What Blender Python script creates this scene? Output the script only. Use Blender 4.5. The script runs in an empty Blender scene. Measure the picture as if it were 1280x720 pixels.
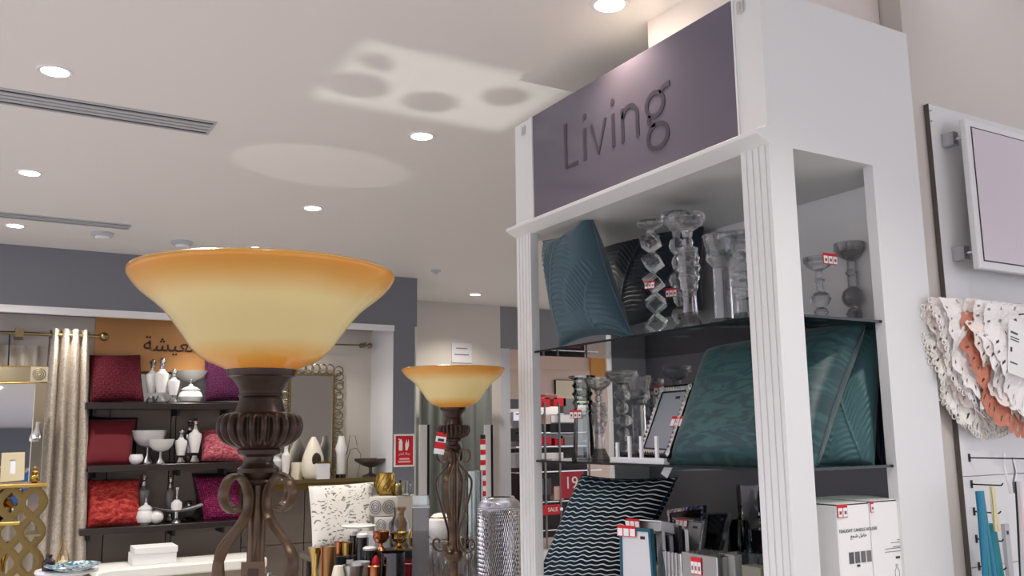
import bpy, bmesh, math, random
import numpy as np
from mathutils import Vector, Matrix
random.seed(7); np.random.seed(7)
S = bpy.context.scene
COL = S.collection
PI = math.pi

# ------------------------------------------------------------------ camera
F, PITCH, ROLL, YAW = 1112.7, 0.16153, -0.012527, 0.53308
FW = Vector((math.sin(YAW)*math.cos(PITCH), math.cos(YAW)*math.cos(PITCH), math.sin(PITCH)))
RT = Vector((math.cos(YAW), -math.sin(YAW), 0)); UP = RT.cross(FW)
R2 = RT*math.cos(ROLL)+UP*math.sin(ROLL); U2 = -RT*math.sin(ROLL)+UP*math.cos(ROLL)
EYE = Vector((0, 0, 1.55))
cd = bpy.data.cameras.new('camera'); cam = bpy.data.objects.new('camera', cd); COL.objects.link(cam)
cd.sensor_width = 36; cd.lens = 36*F/1280; cd.clip_start = .05
cam.matrix_world = Matrix(((R2.x, U2.x, -FW.x, EYE.x), (R2.y, U2.y, -FW.y, EYE.y), (R2.z, U2.z, -FW.z, EYE.z), (0, 0, 0, 1)))
S.camera = cam
# ------------------------------------------------------------------ world, exposure
w = bpy.data.worlds.new('world'); S.world = w; w.use_nodes = True
w.node_tree.nodes['Background'].inputs[0].default_value = (.90, .89, 1, 1)
w.node_tree.nodes['Background'].inputs[1].default_value = .8
S.view_settings.view_transform = 'Standard'; S.view_settings.look = 'None'
S.view_settings.gamma = 1; S.view_settings.exposure = 1.22
S.cycles.caustics_reflective = False; S.cycles.caustics_refractive = False
S.cycles.sample_clamp_indirect = 4
UP_W = 60.0            # power of the added, unseen light throwing the ceiling patch
LAMP_W = 30.0          # power of one ceiling downlight

# ------------------------------------------------------------------ survey helpers: real points on real planes
def ray(px, py): return FW*F+R2*(px-640)-U2*(py-360)
def at(px, py, ax, val):
    d = ray(px, py); return EYE+d*((val-EYE[ax])/d[ax])
def AX(px, py, x): return at(px, py, 0, x)
def AY(px, py, y): return at(px, py, 1, y)
def AZ(px, py, z): return at(px, py, 2, z)
def hz(p, px, py):       # height on the vertical through p seen at that row
    d = ray(px, py); t = ((p.x-EYE.x)*d.x+(p.y-EYE.y)*d.y)/(d.x*d.x+d.y*d.y)
    return EYE.z+d.z*t
def mpp(p): return (Vector(p)-EYE).dot(FW)/F

# ------------------------------------------------------------------ materials
def lin(c): return tuple((x/12.92 if x <= .04045 else ((x+.055)/1.055)**2.4) for x in (v/255 for v in c))
def M(name, rgb, rough=.5, metal=0., spec=.5, trans=0., ior=1.45, bump=None, var=None, coat=0., sheen=0., emit=None):
    m = bpy.data.materials.new(name); m.use_nodes = True
    nt = m.node_tree; b = nt.nodes['Principled BSDF']; c = lin(rgb)
    b.inputs['Base Color'].default_value = (*c, 1); b.inputs['Roughness'].default_value = rough
    b.inputs['Metallic'].default_value = metal; b.inputs['IOR'].default_value = ior
    b.inputs['Specular IOR Level'].default_value = spec
    b.inputs['Transmission Weight'].default_value = trans
    b.inputs['Coat Weight'].default_value = coat
    if sheen: b.inputs['Sheen Weight'].default_value = sheen
    if emit: b.inputs['Emission Color'].default_value = (*lin(emit[0]), 1); b.inputs['Emission Strength'].default_value = emit[1]
    tc = nt.nodes.new('ShaderNodeTexCoord')
    if var:              # (second colour, scale, contrast)
        n = nt.nodes.new('ShaderNodeTexNoise'); n.inputs['Scale'].default_value = var[1]; n.inputs['Detail'].default_value = 4
        r = nt.nodes.new('ShaderNodeValToRGB'); k = var[2] if len(var) > 2 else .2
        r.color_ramp.elements[0].position = .5-k; r.color_ramp.elements[1].position = .5+k
        r.color_ramp.elements[0].color = (*c, 1); r.color_ramp.elements[1].color = (*lin(var[0]), 1)
        nt.links.new(tc.outputs['Object'], n.inputs['Vector']); nt.links.new(n.outputs[0], r.inputs[0]); nt.links.new(r.outputs[0], b.inputs['Base Color'])
    if bump:             # (scale, strength)
        n = nt.nodes.new('ShaderNodeTexNoise'); n.inputs['Scale'].default_value = bump[0]; n.inputs['Detail'].default_value = 3
        bp = nt.nodes.new('ShaderNodeBump'); bp.inputs['Strength'].default_value = bump[1]; bp.inputs['Distance'].default_value = .004
        nt.links.new(tc.outputs['Object'], n.inputs['Vector']); nt.links.new(n.outputs[0], bp.inputs['Height']); nt.links.new(bp.outputs[0], b.inputs['Normal'])
    return m
def thin_glass(name, tint, fac=.08, rough=.0):
    m = bpy.data.materials.new(name); m.use_nodes = True; nt = m.node_tree; nt.nodes.remove(nt.nodes['Principled BSDF'])
    t = nt.nodes.new('ShaderNodeBsdfTransparent'); t.inputs[0].default_value = (*lin(tint), 1)
    g = nt.nodes.new('ShaderNodeBsdfGlossy'); g.inputs['Roughness'].default_value = rough
    fr = nt.nodes.new('ShaderNodeFresnel'); fr.inputs[0].default_value = 1.45
    mx = nt.nodes.new('ShaderNodeMixShader'); out = nt.nodes['Material Output']
    a = nt.nodes.new('ShaderNodeMath'); a.operation = 'ADD'; a.inputs[1].default_value = fac-.04; a.use_clamp = True
    nt.links.new(fr.outputs[0], a.inputs[0]); nt.links.new(a.outputs[0], mx.inputs[0]); nt.links.new(t.outputs[0], mx.inputs[1]); nt.links.new(g.outputs[0], mx.inputs[2]); nt.links.new(mx.outputs[0], out.inputs[0])
    return m
white = M('white_paint', (228, 228, 228), .45)
unitw = M('unit_white_lacquer', (222, 223, 222), .38)
ceilm = M('ceiling_paint', (234, 230, 226), .5, bump=(1.2, .02))
beige = M('beige_wall_paint', (205, 198, 190), .6)
charc = M('charcoal_wall_paint', (118, 121, 129), .6)
floorm = M('floor_tile', (214, 210, 204), .25, var=((202, 197, 190), .8))
tan = M('tan_sign_board', (190, 140, 86), .35, var=((172, 122, 72), 1.5))
taupe = M('taupe_panel', (122, 111, 101), .45)
seam = M('dark_seam', (30, 27, 25), .6)
darkwood = M('dark_shelf_wood', (45, 36, 34), .3)
black = M('black_gloss', (18, 18, 20), .15)
blackm = M('black_matte', (24, 24, 26), .6)
chrome = M('chrome', (225, 225, 228), .12, 1)
silver = M('silver_metal', (190, 190, 192), .25, 1)
gold = M('gold_metal', (178, 146, 78), .25, 1)
oldgold = M('antique_gold', (150, 134, 98), .35, 1)
copper = M('copper_metal', (190, 120, 80), .25, 1)
bronze = M('bronze_resin', (66, 46, 34), .32, .35, var=((46, 31, 23), 25))
strapm = M('bronze_scroll_metal', (92, 72, 52), .34, .55, var=((66, 49, 35), 30))
mirror = M('mirror_silvering', (225, 228, 230), .02, 1)
def crystal_mat():
    m = M('crystal_glass', (252, 253, 255), .0, trans=1, ior=1.5); nt = m.node_tree; b = nt.nodes['Principled BSDF']
    t = nt.nodes.new('ShaderNodeBsdfTransparent'); t.inputs[0].default_value = (.93, .945, .95, 1); mx = nt.nodes.new('ShaderNodeMixShader'); mx.inputs[0].default_value = .75
    nt.links.new(t.outputs[0], mx.inputs[1]); nt.links.new(b.outputs[0], mx.inputs[2]); nt.links.new(mx.outputs[0], nt.nodes['Material Output'].inputs[0]); return m
crystal = crystal_mat()
clear = thin_glass('clear_glass', (238, 243, 241), .14)
shelfg = thin_glass('shelf_glass', (208, 222, 218), .06)
gedge = M('glass_green_edge', (12, 24, 24), .1)
cream = M('cream_ceramic', (232, 224, 205), .3)
porc = M('white_porcelain', (236, 234, 230), .2, bump=(60, .15))
fros = M('frosted_white_glass', (215, 215, 212), .3)
grey = M('grey_card', (120, 120, 122), .5)
lgrey = M('light_grey', (185, 186, 190), .4)
paper = M('white_card', (240, 240, 238), .6)
redc = M('red_card', (205, 28, 40), .5)
ink = M('dark_ink', (50, 46, 50), .5)
lensm = M('downlight_lens', (255, 250, 240), .4, emit=((255, 244, 232), 14))
signm = M('plum_grey_acrylic', (96, 91, 106), .09, spec=.5, coat=.3)
signtx = M('charcoal_letter', (62, 57, 68), .35)
signink = M('brown_letter', (58, 34, 24), .5)

# ------------------------------------------------------------------ mesh builder
class MB:
    def __init__(s): s.v = []; s.f = []
    def add(s, vs, fs):
        o = len(s.v); s.v += [tuple(p) for p in vs]; s.f += [tuple(i+o for i in f) for f in fs]; return s
    def box(s, x0, x1, y0, y1, z0, z1):
        return s.add([(x0, y0, z0), (x1, y0, z0), (x1, y1, z0), (x0, y1, z0), (x0, y0, z1), (x1, y0, z1), (x1, y1, z1), (x0, y1, z1)],
                     [(3, 2, 1, 0), (4, 5, 6, 7), (0, 1, 5, 4), (1, 2, 6, 5), (2, 3, 7, 6), (3, 0, 4, 7)])
    def hexa(s, a, b):    # two quads (lists of four points): bottom/top or back/front
        return s.add(list(a)+list(b), [(3, 2, 1, 0), (4, 5, 6, 7), (0, 1, 5, 4), (1, 2, 6, 5), (2, 3, 7, 6), (3, 0, 4, 7)])
    def lathe(s, prof, c=(0, 0, 0), n=24, cap=True, flute=None, twist=0, sq=1):
        vs = []; fs = []
        for k, (r, z) in enumerate(prof):
            for i in range(n):
                a = 2*PI*i/n+twist*k; rr = r
                if flute: rr = r*(1-flute[1]*flute[2](z)*(abs(math.cos(flute[0]*a/2))**4))
                vs.append((c[0]+rr*math.cos(a), c[1]+rr*math.sin(a)*sq, c[2]+z))
        for k in range(len(prof)-1):
            for i in range(n):
                j = (i+1) % n; fs.append((k*n+i, k*n+j, (k+1)*n+j, (k+1)*n+i))
        if cap:
            if prof[0][0] > 1e-4: fs.append(tuple(range(n-1, -1, -1)))
            if prof[-1][0] > 1e-4: fs.append(tuple((len(prof)-1)*n+i for i in range(n)))
        return s.add(vs, fs)
    def tube(s, pts, r, n=8, closed=False, flat=None, ref=None):
        pts = [Vector(p) for p in pts]; N = len(pts); vs = []; fs = []; prev = Vector(ref) if ref else None
        for k in range(N):
            a = pts[(k-1) % N] if (closed or k > 0) else pts[k]; b = pts[(k+1) % N] if (closed or k < N-1) else pts[k]
            t = (b-a).normalized()
            if prev is None: prev = Vector((0, 0, 1)) if abs(t.z) < .9 else Vector((1, 0, 0))
            x = (prev-t*prev.dot(t)).normalized(); y = t.cross(x)
            if not ref: prev = x
            rr = r[k] if isinstance(r, (list, tuple)) else r
            ra, rb = (rr*flat[0], rr*flat[1]) if flat else (rr, rr)
            for i in range(n):
                g = 2*PI*i/n+PI/n; vs.append(pts[k]+x*ra*math.cos(g)+y*rb*math.sin(g))
        for k in range(N if closed else N-1):
            for i in range(n):
                j = (i+1) % n; k2 = (k+1) % N; fs.append((k*n+i, k*n+j, k2*n+j, k2*n+i))
        if not closed: fs += [tuple(range(n-1, -1, -1)), tuple((N-1)*n+i for i in range(n))]
        return s.add(vs, fs)
    def ring(s, c, R, r, axis='z', n=20, m=6, sx=1, sy=1):
        p = []
        for i in range(n):
            a = 2*PI*i/n; u, v = R*math.cos(a)*sx, R*math.sin(a)*sy
            p.append({'z': (c[0]+u, c[1]+v, c[2]), 'y': (c[0]+u, c[1], c[2]+v), 'x': (c[0], c[1]+u, c[2]+v)}[axis])
        return s.tube(p, r, m, True)
    def ball(s, c, r, n=16, sz=1.): return s.lathe([(max(r*math.sin(PI*k/10), 1e-5), -r*sz*math.cos(PI*k/10)) for k in range(11)], c, n, False)
    def grid(s, nu, nv, fn, keep=None):
        vs = [fn(i/nu, j/nv) for j in range(nv+1) for i in range(nu+1)]
        fs = [(j*(nu+1)+i, j*(nu+1)+i+1, (j+1)*(nu+1)+i+1, (j+1)*(nu+1)+i) for j in range(nv) for i in range(nu) if keep is None or keep((i+.5)/nu, (j+.5)/nv)]
        return s.add(vs, fs)
    def prism(s, poly, a0, a1, axis='y'):
        n = len(poly); mk = {'y': lambda u, v, a: (u, a, v), 'x': lambda u, v, a: (a, u, v), 'z': lambda u, v, a: (u, v, a)}[axis]
        return s.add([mk(u, v, a0) for u, v in poly]+[mk(u, v, a1) for u, v in poly],
                     [tuple(range(n)), tuple(range(2*n-1, n-1, -1))]+[(i, i+n, (i+1) % n+n, (i+1) % n) for i in range(n)])
    def build(s, name, mat, parent=None, smooth=False, bevel=0, off=None, clean=False):
        me = bpy.data.meshes.new(name); vv = s.v
        if off is not None: vv = [(a-off[0], b-off[1], c-off[2]) for a, b, c in vv]
        me.from_pydata(vv, [], s.f); me.materials.append(mat)
        bm = bmesh.new(); bm.from_mesh(me)
        if clean:
            bmesh.ops.delete(bm, geom=[v for v in bm.verts if not v.link_faces], context='VERTS')
        bmesh.ops.recalc_face_normals(bm, faces=bm.faces)
        if bevel: bmesh.ops.bevel(bm, geom=bm.edges, offset=bevel, segments=1, affect='EDGES')
        bm.to_mesh(me); bm.free()
        if smooth:
            me.shade_smooth()
            if smooth != 2: me.set_sharp_from_angle(angle=math.radians(40))
        o = bpy.data.objects.new(name, me); COL.objects.link(o)
        if parent: o.parent = parent
        return o
def tag(o, label, cat, group=None, kind=None):
    o['label'] = label; o['category'] = cat
    if group: o['group'] = group
    if kind: o['kind'] = kind
    return o
def thing(name, label, cat, loc=(0, 0, 0), rot=None, group=None):
    o = bpy.data.objects.new(name, None); COL.objects.link(o); o.empty_display_size = .05; o.location = loc
    if rot is not None: o.rotation_euler = rot if isinstance(rot, tuple) else (0, 0, rot)
    return tag(o, label, cat, group)
def struct(o, label=None):
    o['kind'] = 'structure'
    if label: o['label'] = label
    return o
def kids(o): return [c for c in bpy.data.objects if c.parent == o]
def copy_tree(o, loc=None, rz=None, label=None, parent=None, ch=None):
    c = o.copy(); COL.objects.link(c)
    if parent: c.parent = parent
    for k in kids(o): copy_tree(k, parent=c)
    if loc is not None: c.location = loc
    if rz is not None: c.rotation_euler = (0, 0, rz)
    if label: c['label'] = label
    return c
def text(body, size, name, mat, parent=None, ext=.0008, align='CENTER', sx=1, spacing=1.0):
    cu = bpy.data.curves.new(name, 'FONT'); cu.body = body; cu.size = size; cu.extrude = ext; cu.align_x = align; cu.align_y = 'CENTER'; cu.space_character = spacing
    cu.resolution_u = 3
    to = bpy.data.objects.new(name+'_tmp', cu); COL.objects.link(to)
    bpy.context.view_layer.update()
    me = bpy.data.meshes.new_from_object(to.evaluated_get(bpy.context.evaluated_depsgraph_get()))
    bpy.data.objects.remove(to); bpy.data.curves.remove(cu)
    me.materials.clear(); me.materials.append(mat); me.name = name
    o = bpy.data.objects.new(name, me); COL.objects.link(o); o.scale = (sx, 1, 1)
    if parent: o.parent = parent
    return o
def price_tag(parent, loc, rz=0, w=.045, h=.03, rx=0, cells=3):
    """card with a red head and small price boxes; faces local -Y"""
    t = MB().box(-w/2, w/2, -.001, .001, 0, h).build('price_tag', redc, parent); t.location = loc; t.rotation_euler = (rx, 0, rz)
    b = MB(); cw = w/cells; d = MB()
    for i in range(cells):
        x = -w/2+cw*i
        b.box(x+cw*.1, x+cw*.9, -.0022, -.0008, h*.06, h*.74)
        d.box(x+cw*.3, x+cw*.7, -.003, -.002, h*.25, h*.5)
    b.build('price_box', paper, t); d.build('price_print', M('tag_print', (120, 90, 90), .6) if 'tag_print' not in bpy.data.materials else bpy.data.materials['tag_print'], t)
    return t

# ================================================================== LARGE STRUCTURE
X0, Y0, Y1, XB = 1.831, 1.687, 3.062, 2.492       # display unit outline
ZC = 3.0
FY = 7.57                                         # front of the far wall
struct(MB().box(-6, 14, -5, 14, -.05, 0).build('floor', floorm))
cb_ = MB(); cb_.box(-6, 2.6, -5, 14, ZC, ZC+.08); cb_.box(2.6, 14, 1.9, 14, ZC, ZC+.08); cb_.box(2.6, 14, -5, 1.9, ZC+.45, ZC+.53)
struct(cb_.build('ceiling', ceilm))
struct(MB().box(-6, 3.431, FY, 8.15, 2.542, ZC).build('trim_1', charc), 'charcoal bulkhead above the recessed display')
struct(MB().box(-6, 3.2, FY-.012, FY+.04, 2.488, 2.542).build('trim_2', white), 'white lip under the charcoal bulkhead')
struct(MB().box(3.2, 3.43, FY+.012, 8.85, 0, ZC).build('trim_3', white), 'white pier beside the recess')
struct(MB().box(3.2, 3.41, FY, FY+.012, 0, 2.542).build('trim_4', charc), 'charcoal face of the pier')
struct(MB().box(-6, 3.2, 8.12, 8.2, 0, 2.542).build('wall_back', M('recess_wall_paint', (206, 199, 190), .6)), 'pale back wall of the recess')
XE = AY(625, 381, 8.85).x
struct(MB().box(3.43, XE, 8.85, 8.95, 0, ZC).build('wall_rear', beige), 'beige wall beyond the pier')
ZH = AY(640, 436, 8.85).z; XJ = AY(637, 436, 8.85).x
struct(MB().box(XE, 13, 8.85, 8.95, ZH, ZC).build('trim_5', M('grey_header_paint', (128, 129, 134), .6)), 'grey header over the opening to the next department')
struct(MB().box(XE, XJ, 8.85, 8.95, 0, ZH).build('trim_6', M('grey_jamb_paint', (190, 192, 198), .6)), 'pale grey jamb of the opening')
struct(MB().box(2.525, 8, 1.722, 3.25, 0, ZC+.45).build('wall_right', beige), 'beige wall beside the display unit')
struct(MB().box(1.953, 2.52, 1.80, 2.33, 2.815, ZC).build('trim_7', M('boxing_paint', (232, 222, 214), .5)), 'boxing between the display unit and the ceiling')
struct(MB().box(3.43, 14, 12.6, 12.7, 0, ZC).build('wall_far', M('peach_wall_paint', (226, 205, 190), .6)), 'peach wall of the department beyond')
# behind the camera: opposite side of the shop, added for the gold mirror to reflect
struct(MB().box(-6, 8, -4.5, -4.3, 2.25, ZC).build('trim_8', charc))

for nm, z0, z1, rgb, lb in (('blue_mirror_prop', 1.52, 2.2, (60, 130, 220), 'added blue banner behind the camera, there only to be reflected in the gold mirror'), ('red_mirror_prop', 1.2, 1.5, (200, 60, 50), 'added red banner below the blue one, there only to be reflected in the gold mirror')):
    o = thing(nm, lb, 'banner', (0, -4.2 if z0 > 1.5 else -4.1, 0)); MB().box(-2.2, 1.8, -.01, .01, z0, z1).build('sheet', M(nm+'_cloth', rgb, .6), o)  # added sheets of colour, only for the mirror's reflection
    for x in (-2.15, 1.75): MB().box(x, x+.03, -.015, .015, 0, z1).build('post', silver, o)
# taupe slat panels of the display
tp = bpy.data.objects.new('wall_display', None); COL.objects.link(tp); struct(tp, 'taupe panelled display wall')
xs = [AY(q, 560, 8.06).x for q in (116, 135, 212, 218, 305, 382, 470)]
tops = [2.08]*4+[1.16, 1.16]
for i in range(6):
    tz = tops[i] if i < 4 else 1.16
    for z0, z1 in (((0, .84), (.855, 1.33), (1.345, 1.83), (1.845, tz)) if i < 4 else ((0, .6), (.606, 1.14))):
        MB().box(xs[i]+.004, xs[i+1]-.004, 8.05, 8.118, z0, z1).build('panel', taupe if z0 < 1.8 else fros, tp)
MB().box(xs[0], xs[4], 8.09, 8.119, 0, 2.08).build('backing', seam, tp)

# tan sign board
a = AY(120, 400, 8.05); b_ = AY(350, 470, 8.05)
o = thing('sign_board', 'tan sign board with dark Arabic lettering above the shelf display', 'sign', (a.x, 8.03, 2.1))
MB().box(0, 2.3-a.x, 0, .075, 0, .44).build('board', tan, o)
p = AY(242, 430, 8.03)
t = text('\uFE94\uFEB8\uFEF4\uFECC\uFEE4\uFEDF\uFE8D \uFE94\uFED3\uFEAE\uFECF', .17, 'lettering', signink, o, .004, 'CENTER')
t.rotation_euler = (PI/2, 0, 0); t.location = (p.x-a.x+.05, -.004, .225)

# ================================================================== CEILING FITTINGS
def downlight(x, y, label, warm=(1, .95, .88), pw=1.0):
    o = thing('downlight', label, 'downlight', (x, y, ZC), group='recessed ceiling downlights')
    MB().lathe([(.052, .0), (.052, -.004), (.066, -.005), (.069, .0)], n=28, cap=False).build('trim_ring', white, o, True)
    MB().lathe([(1e-4, -.003), (.045, -.003), (.052, -.001)], n=28, cap=False).build('lens', lensm, o)
    l = bpy.data.lights.new('downlight_lamp', 'SPOT'); l.energy = LAMP_W*pw; l.color = warm; l.spot_size = math.radians(125); l.spot_blend = .8; l.shadow_soft_size = .045
    lo = bpy.data.objects.new('lamp_light', l); COL.objects.link(lo); lo.parent = o; lo.location = (0, 0, -.02)
    return o
for x, y, lb, wm, pw in ((.149, 3.823, 'large cool downlight above the long upper vent, leftmost in the ceiling foreground', (.93, .91, 1), 1.1),
                         (.123, 5.43, 'cool downlight between the two ceiling vents at far left', (.93, .91, 1), 1),
                         (.094, 6.87, 'small downlight at far left just beyond the rear vent', (1, .96, .93), 1),
                         (1.753, 2.287, 'warm downlight nearest the top of the purple sign', (1, .80, .58), .35),
                         (1.763, 3.845, 'downlight in mid ceiling just left of the sign, by the bright patch', (1, .93, .84), 1.1),
                         (1.737, 5.462, 'downlight directly above the right rim of the big lamp shade', (1, .93, .84), 1),
                         (4.385, 8.198, 'small farthest downlight in front of the plain beige wall', (1, .93, .84), 1.2)):
    downlight(x, y, lb, wm, pw)
for x, y, w_ in ((.15, 2.25, 'left of the camera aisle'), (.15, .6, 'over the camera'), (1.75, .7, 'in front of the side opening of the unit'), (-1.5, 3.83, 'left of the long vent'), (-1.5, 5.43, 'left beyond the picture, second row'), (1.75, -.9, 'behind the camera'), (3.4, 5.46, 'hidden behind the display unit'), (1.74, 6.88, 'hidden behind the big lamp shade'), (5.2, 10.2, 'over the near part of the next department'), (7.2, 10.4, 'over the far part of the next department')):
    downlight(x, y, 'ceiling downlight '+w_, (.92, .90, 1) if x < 1 else (1, .95, .9), 2.2 if y > 9 else 1)
for x, y, w_ in ((.55, 7.7, 'left'), (1.55, 7.7, 'middle'), (2.6, 7.7, 'right')):
    d_ = downlight(x, y, w_+' one of three added downlights, unseen in the soffit, brightening the far display', (1, .95, .88), .25); d_.location.z = 2.542  # added lamps brightening the recess, kept out of sight behind the lip
def vent(x0, x1, y0, y1, label, n):
    o = thing('ceiling_vent', label, 'vent', ((x0+x1)/2, (y0+y1)/2, ZC), group='linear ceiling vents'); L = (x1-x0)/2; W = (y1-y0)/2
    MB().box(-L, L, -W, W, -.001, .004).build('duct', blackm, o)
    f = MB(); f.box(-L-.012, L+.012, -W-.015, -W, -.006, .002); f.box(-L-.012, L+.012, W, W+.015, -.006, .002); f.box(-L-.012, -L, -W, W, -.006, .002); f.box(L, L+.012, -W, W, -.006, .002)
    f.build('frame', lgrey, o)
    for i in range(n):
        y = -W+2*W*(i+1)/(n+1); MB().box(-L, L, y-.014, y+.014, -.006, 0).build('slat', lgrey, o)
vent(-2.2, .83, 4.13, 4.30, 'long slotted ceiling vent in the foreground at upper left', 3)
vent(-2.2, .775, 6.49, 6.62, 'slotted ceiling vent farther back near the charcoal bulkhead', 2)
for x, y, lb in ((.64, 6.84, 'round smoke detector on the ceiling nearest the rear vent'), (1.194, 6.887, 'round smoke detector just above the left rim of the big lamp shade')):
    o = thing('smoke_detector', lb, 'detector', (x, y, ZC), group='ceiling detectors')
    MB().lathe([(.075, 0), (.075, -.018), (.06, -.03)], n=24).build('base', lgrey, o, True); MB().lathe([(.05, -.03), (.04, -.045), (.01, -.048)], n=20).build('sensor', white, o, True)
p = AZ(545, 338, ZC)
tag(MB().lathe([(.045, 0), (.045, -.01), (.02, -.02), (.012, -.035)], (0, 0, 0), 16).build('ceiling_sprinkler', lgrey), 'tiny sprinkler head on the far ceiling beside the charcoal corner', 'sprinkler').location = (p.x, p.y, ZC)

# ================================================================== DISPLAY UNIT
ZS1, ZS2, ZS3 = 1.866, 1.447, 1.02                 # tops of the shelves
ZSOF, ZT = 2.338, 2.812
un = thing('display_unit', 'tall white display unit with fluted posts and purple Living header', 'shelving', (X0, Y0, 0))
def U(mb, name, mat, **k): return mb.build(name, mat, un, off=(X0, Y0, 0), **k)
PW = .108
for ya, pd in ((Y0, .096), (Y1-PW, .036)):
    # fluted front: ribs and grooves along the post
    poly = [(X0+.006, ya)]
    poly = [(X0, ya), (X0+.096, ya), (X0+.096, ya+PW), (X0, ya+PW)]
    p = []
    edges = [0, .030, .034, .052, .056, .074, .078, .108]
    p = [(X0+pd, ya), (X0+pd, ya+PW)]
    for q in (.108, .089):  p.append((X0, ya+q))
    for g in (.086, .062, .038, .014):
        p += [(X0, ya+g+.003), (X0+.0035, ya+g+.002), (X0+.0035, ya+g-.002), (X0, ya+g-.003)]
    p += [(X0, ya)]
    U(MB().prism(p, 0, ZSOF, 'z'), 'post', unitw)
for y0, y1 in ((Y0, Y0+.034), (Y1-.034, Y1)):
    U(MB().box(2.27, XB, y0, y1, 0, ZSOF), 'rear_jamb', unitw)
U(MB().box(X0+.012, XB, Y0, Y1, ZSOF, ZT), 'header_box', unitw)
U(MB().box(2.452, 2.49, Y0+.035, Y1-.035, ZS1, ZSOF), 'upper_back_panel', M('pale_upper_back', (232, 231, 228), .4))  # back panel in two tones, paler above the upper glass shelf
U(MB().box(2.452, 2.49, Y0+.035, Y1-.035, 0, ZS1), 'lower_back_panel', M('charcoal_back_panel', (112, 111, 115), .3))
# header: white stiles, recessed acrylic sign, cornice
SY0, SY1, SZ0, SZ1 = 1.79, 2.94, 2.394, 2.812
for y0, y1 in ((Y0, SY0), (SY1, Y1)):
    U(MB().box(X0, X0+.012, y0, y1, SZ0, ZT), 'header_stile', unitw)
cor = MB()
cp = [(X0+.012, 2.336), (X0+.004, 2.336), (X0-.03, 2.352), (X0-.046, 2.360), (X0-.046, 2.372), (X0-.01, 2.384), (X0-.004, 2.392), (X0+.012, 2.394)]
cor.prism(cp, Y0-.001, Y1+.004, 'y'); U(cor, 'cornice', unitw)
sg = U(MB().box(X0+.003, X0+.0115, SY0+.004, SY1-.004, SZ0, SZ1+.004), 'sign_panel', signm)
fr = MB(); fr.box(X0-.003, X0+.011, SY0, SY0+.007, SZ0, SZ1+.005); fr.box(X0-.003, X0+.011, SY1-.014, SY1, SZ0, SZ1+.005); U(fr, 'sign_edge', chrome if False else unitw)
# lettering cut as strokes, one piece per letter
pA, pB = AX(706, 205, X0), AX(840, 150, X0)
zlo, zhi = AX(825, 186, X0).z, AX(838, 101, X0).z
UW = (pA.y-pB.y)/4.30; UH = (zhi-zlo)/1.72; ZB = zhi-1.08*UH
def letter(strokes, dots=()):
    m = MB()
    def pt(u, v): return (X0+.0015, pA.y-u*UW, ZB+v*UH)
    for st, cl in strokes: m.tube([pt(u, v) for u, v in st], .0105, 4, cl, flat=(1.25, 1.1), ref=(1, 0, 0))
    for u, v in dots: m.prism([(pA.y-u*UW+.0105*math.cos(2*PI*k/14), ZB+v*UH+.0125*math.sin(2*PI*k/14)) for k in range(14)], X0-.001, X0+.003, 'x')
    m.v = [(min(max(x, X0+.0005), X0+.0032), y, z) for x, y, z in m.v]
    m.build('letter', signtx, sg, off=(X0, Y0, 0))
arc = lambda cx, cy, rx, ry, a0, a1, n=18: [(cx+rx*math.cos(math.radians(a0+(a1-a0)*k/n)), cy+ry*math.sin(math.radians(a0+(a1-a0)*k/n))) for k in range(n+1)]
letter([([(.05, 1.45), (.05, .04), (.58, .04)], False)])
letter([([(.93, 1.0), (.93, 0)], False)], [(.93, 1.36)])
letter([([(1.22, 1.0), (1.52, .04), (1.82, 1.0)], False)])
letter([([(2.13, 1.0), (2.13, 0)], False)], [(2.13, 1.36)])
letter([([(2.50, 1.0), (2.50, 0)], False), ([(2.50, .70)]+arc(2.79, .64, .28, .34, 150, 0)+[(3.07, 0)], False)])
letter([(arc(3.72, .66, .30, .33, 0, 340), True), ([(3.90, .92), (4.04, 1.03), (4.26, 1.06)], False), ([(3.54, .40), (3.46, .26), (3.52, .14), (3.72, .09)], False), (arc(3.78, -.25, .35, .34, 0, 340), True)])
for y in (SY0-.03, SY1+.05):
    U(MB().box(X0-.008, X0+.002, y-.012, y+.012, ZT-.055, ZT-.02).box(X0-.012, X0-.004, y-.004, y+.004, ZT-.05, ZT-.025), 'sign_clip', chrome)
def glass_shelf(z):
    g = U(MB().box(X0+.012, 2.45, Y0+.012, Y1-.012, z-.008, z), 'glass_shelf', shelfg)
    e = MB(); e.box(X0+.010, X0+.0119, Y0+.012, Y1-.012, z-.008, z-.0005); e.box(X0+.012, 2.45, Y0+.010, Y0+.0119, z-.008, z-.0005); e.box(X0+.012, 2.45, Y1-.0119, Y1-.010, z-.008, z-.0005)
    o = e.build('glass_edge', gedge, g, off=(X0, Y0, 0))
glass_shelf(ZS1); glass_shelf(ZS2)
U(MB().box(X0+.012, 2.45, Y0+.006, Y1-.006, ZS3-.03, ZS3), 'bottom_shelf', unitw)
U(MB().box(X0+.012, 2.45, Y0+.01, Y1-.01, .0, .12), 'plinth', unitw)

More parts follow.
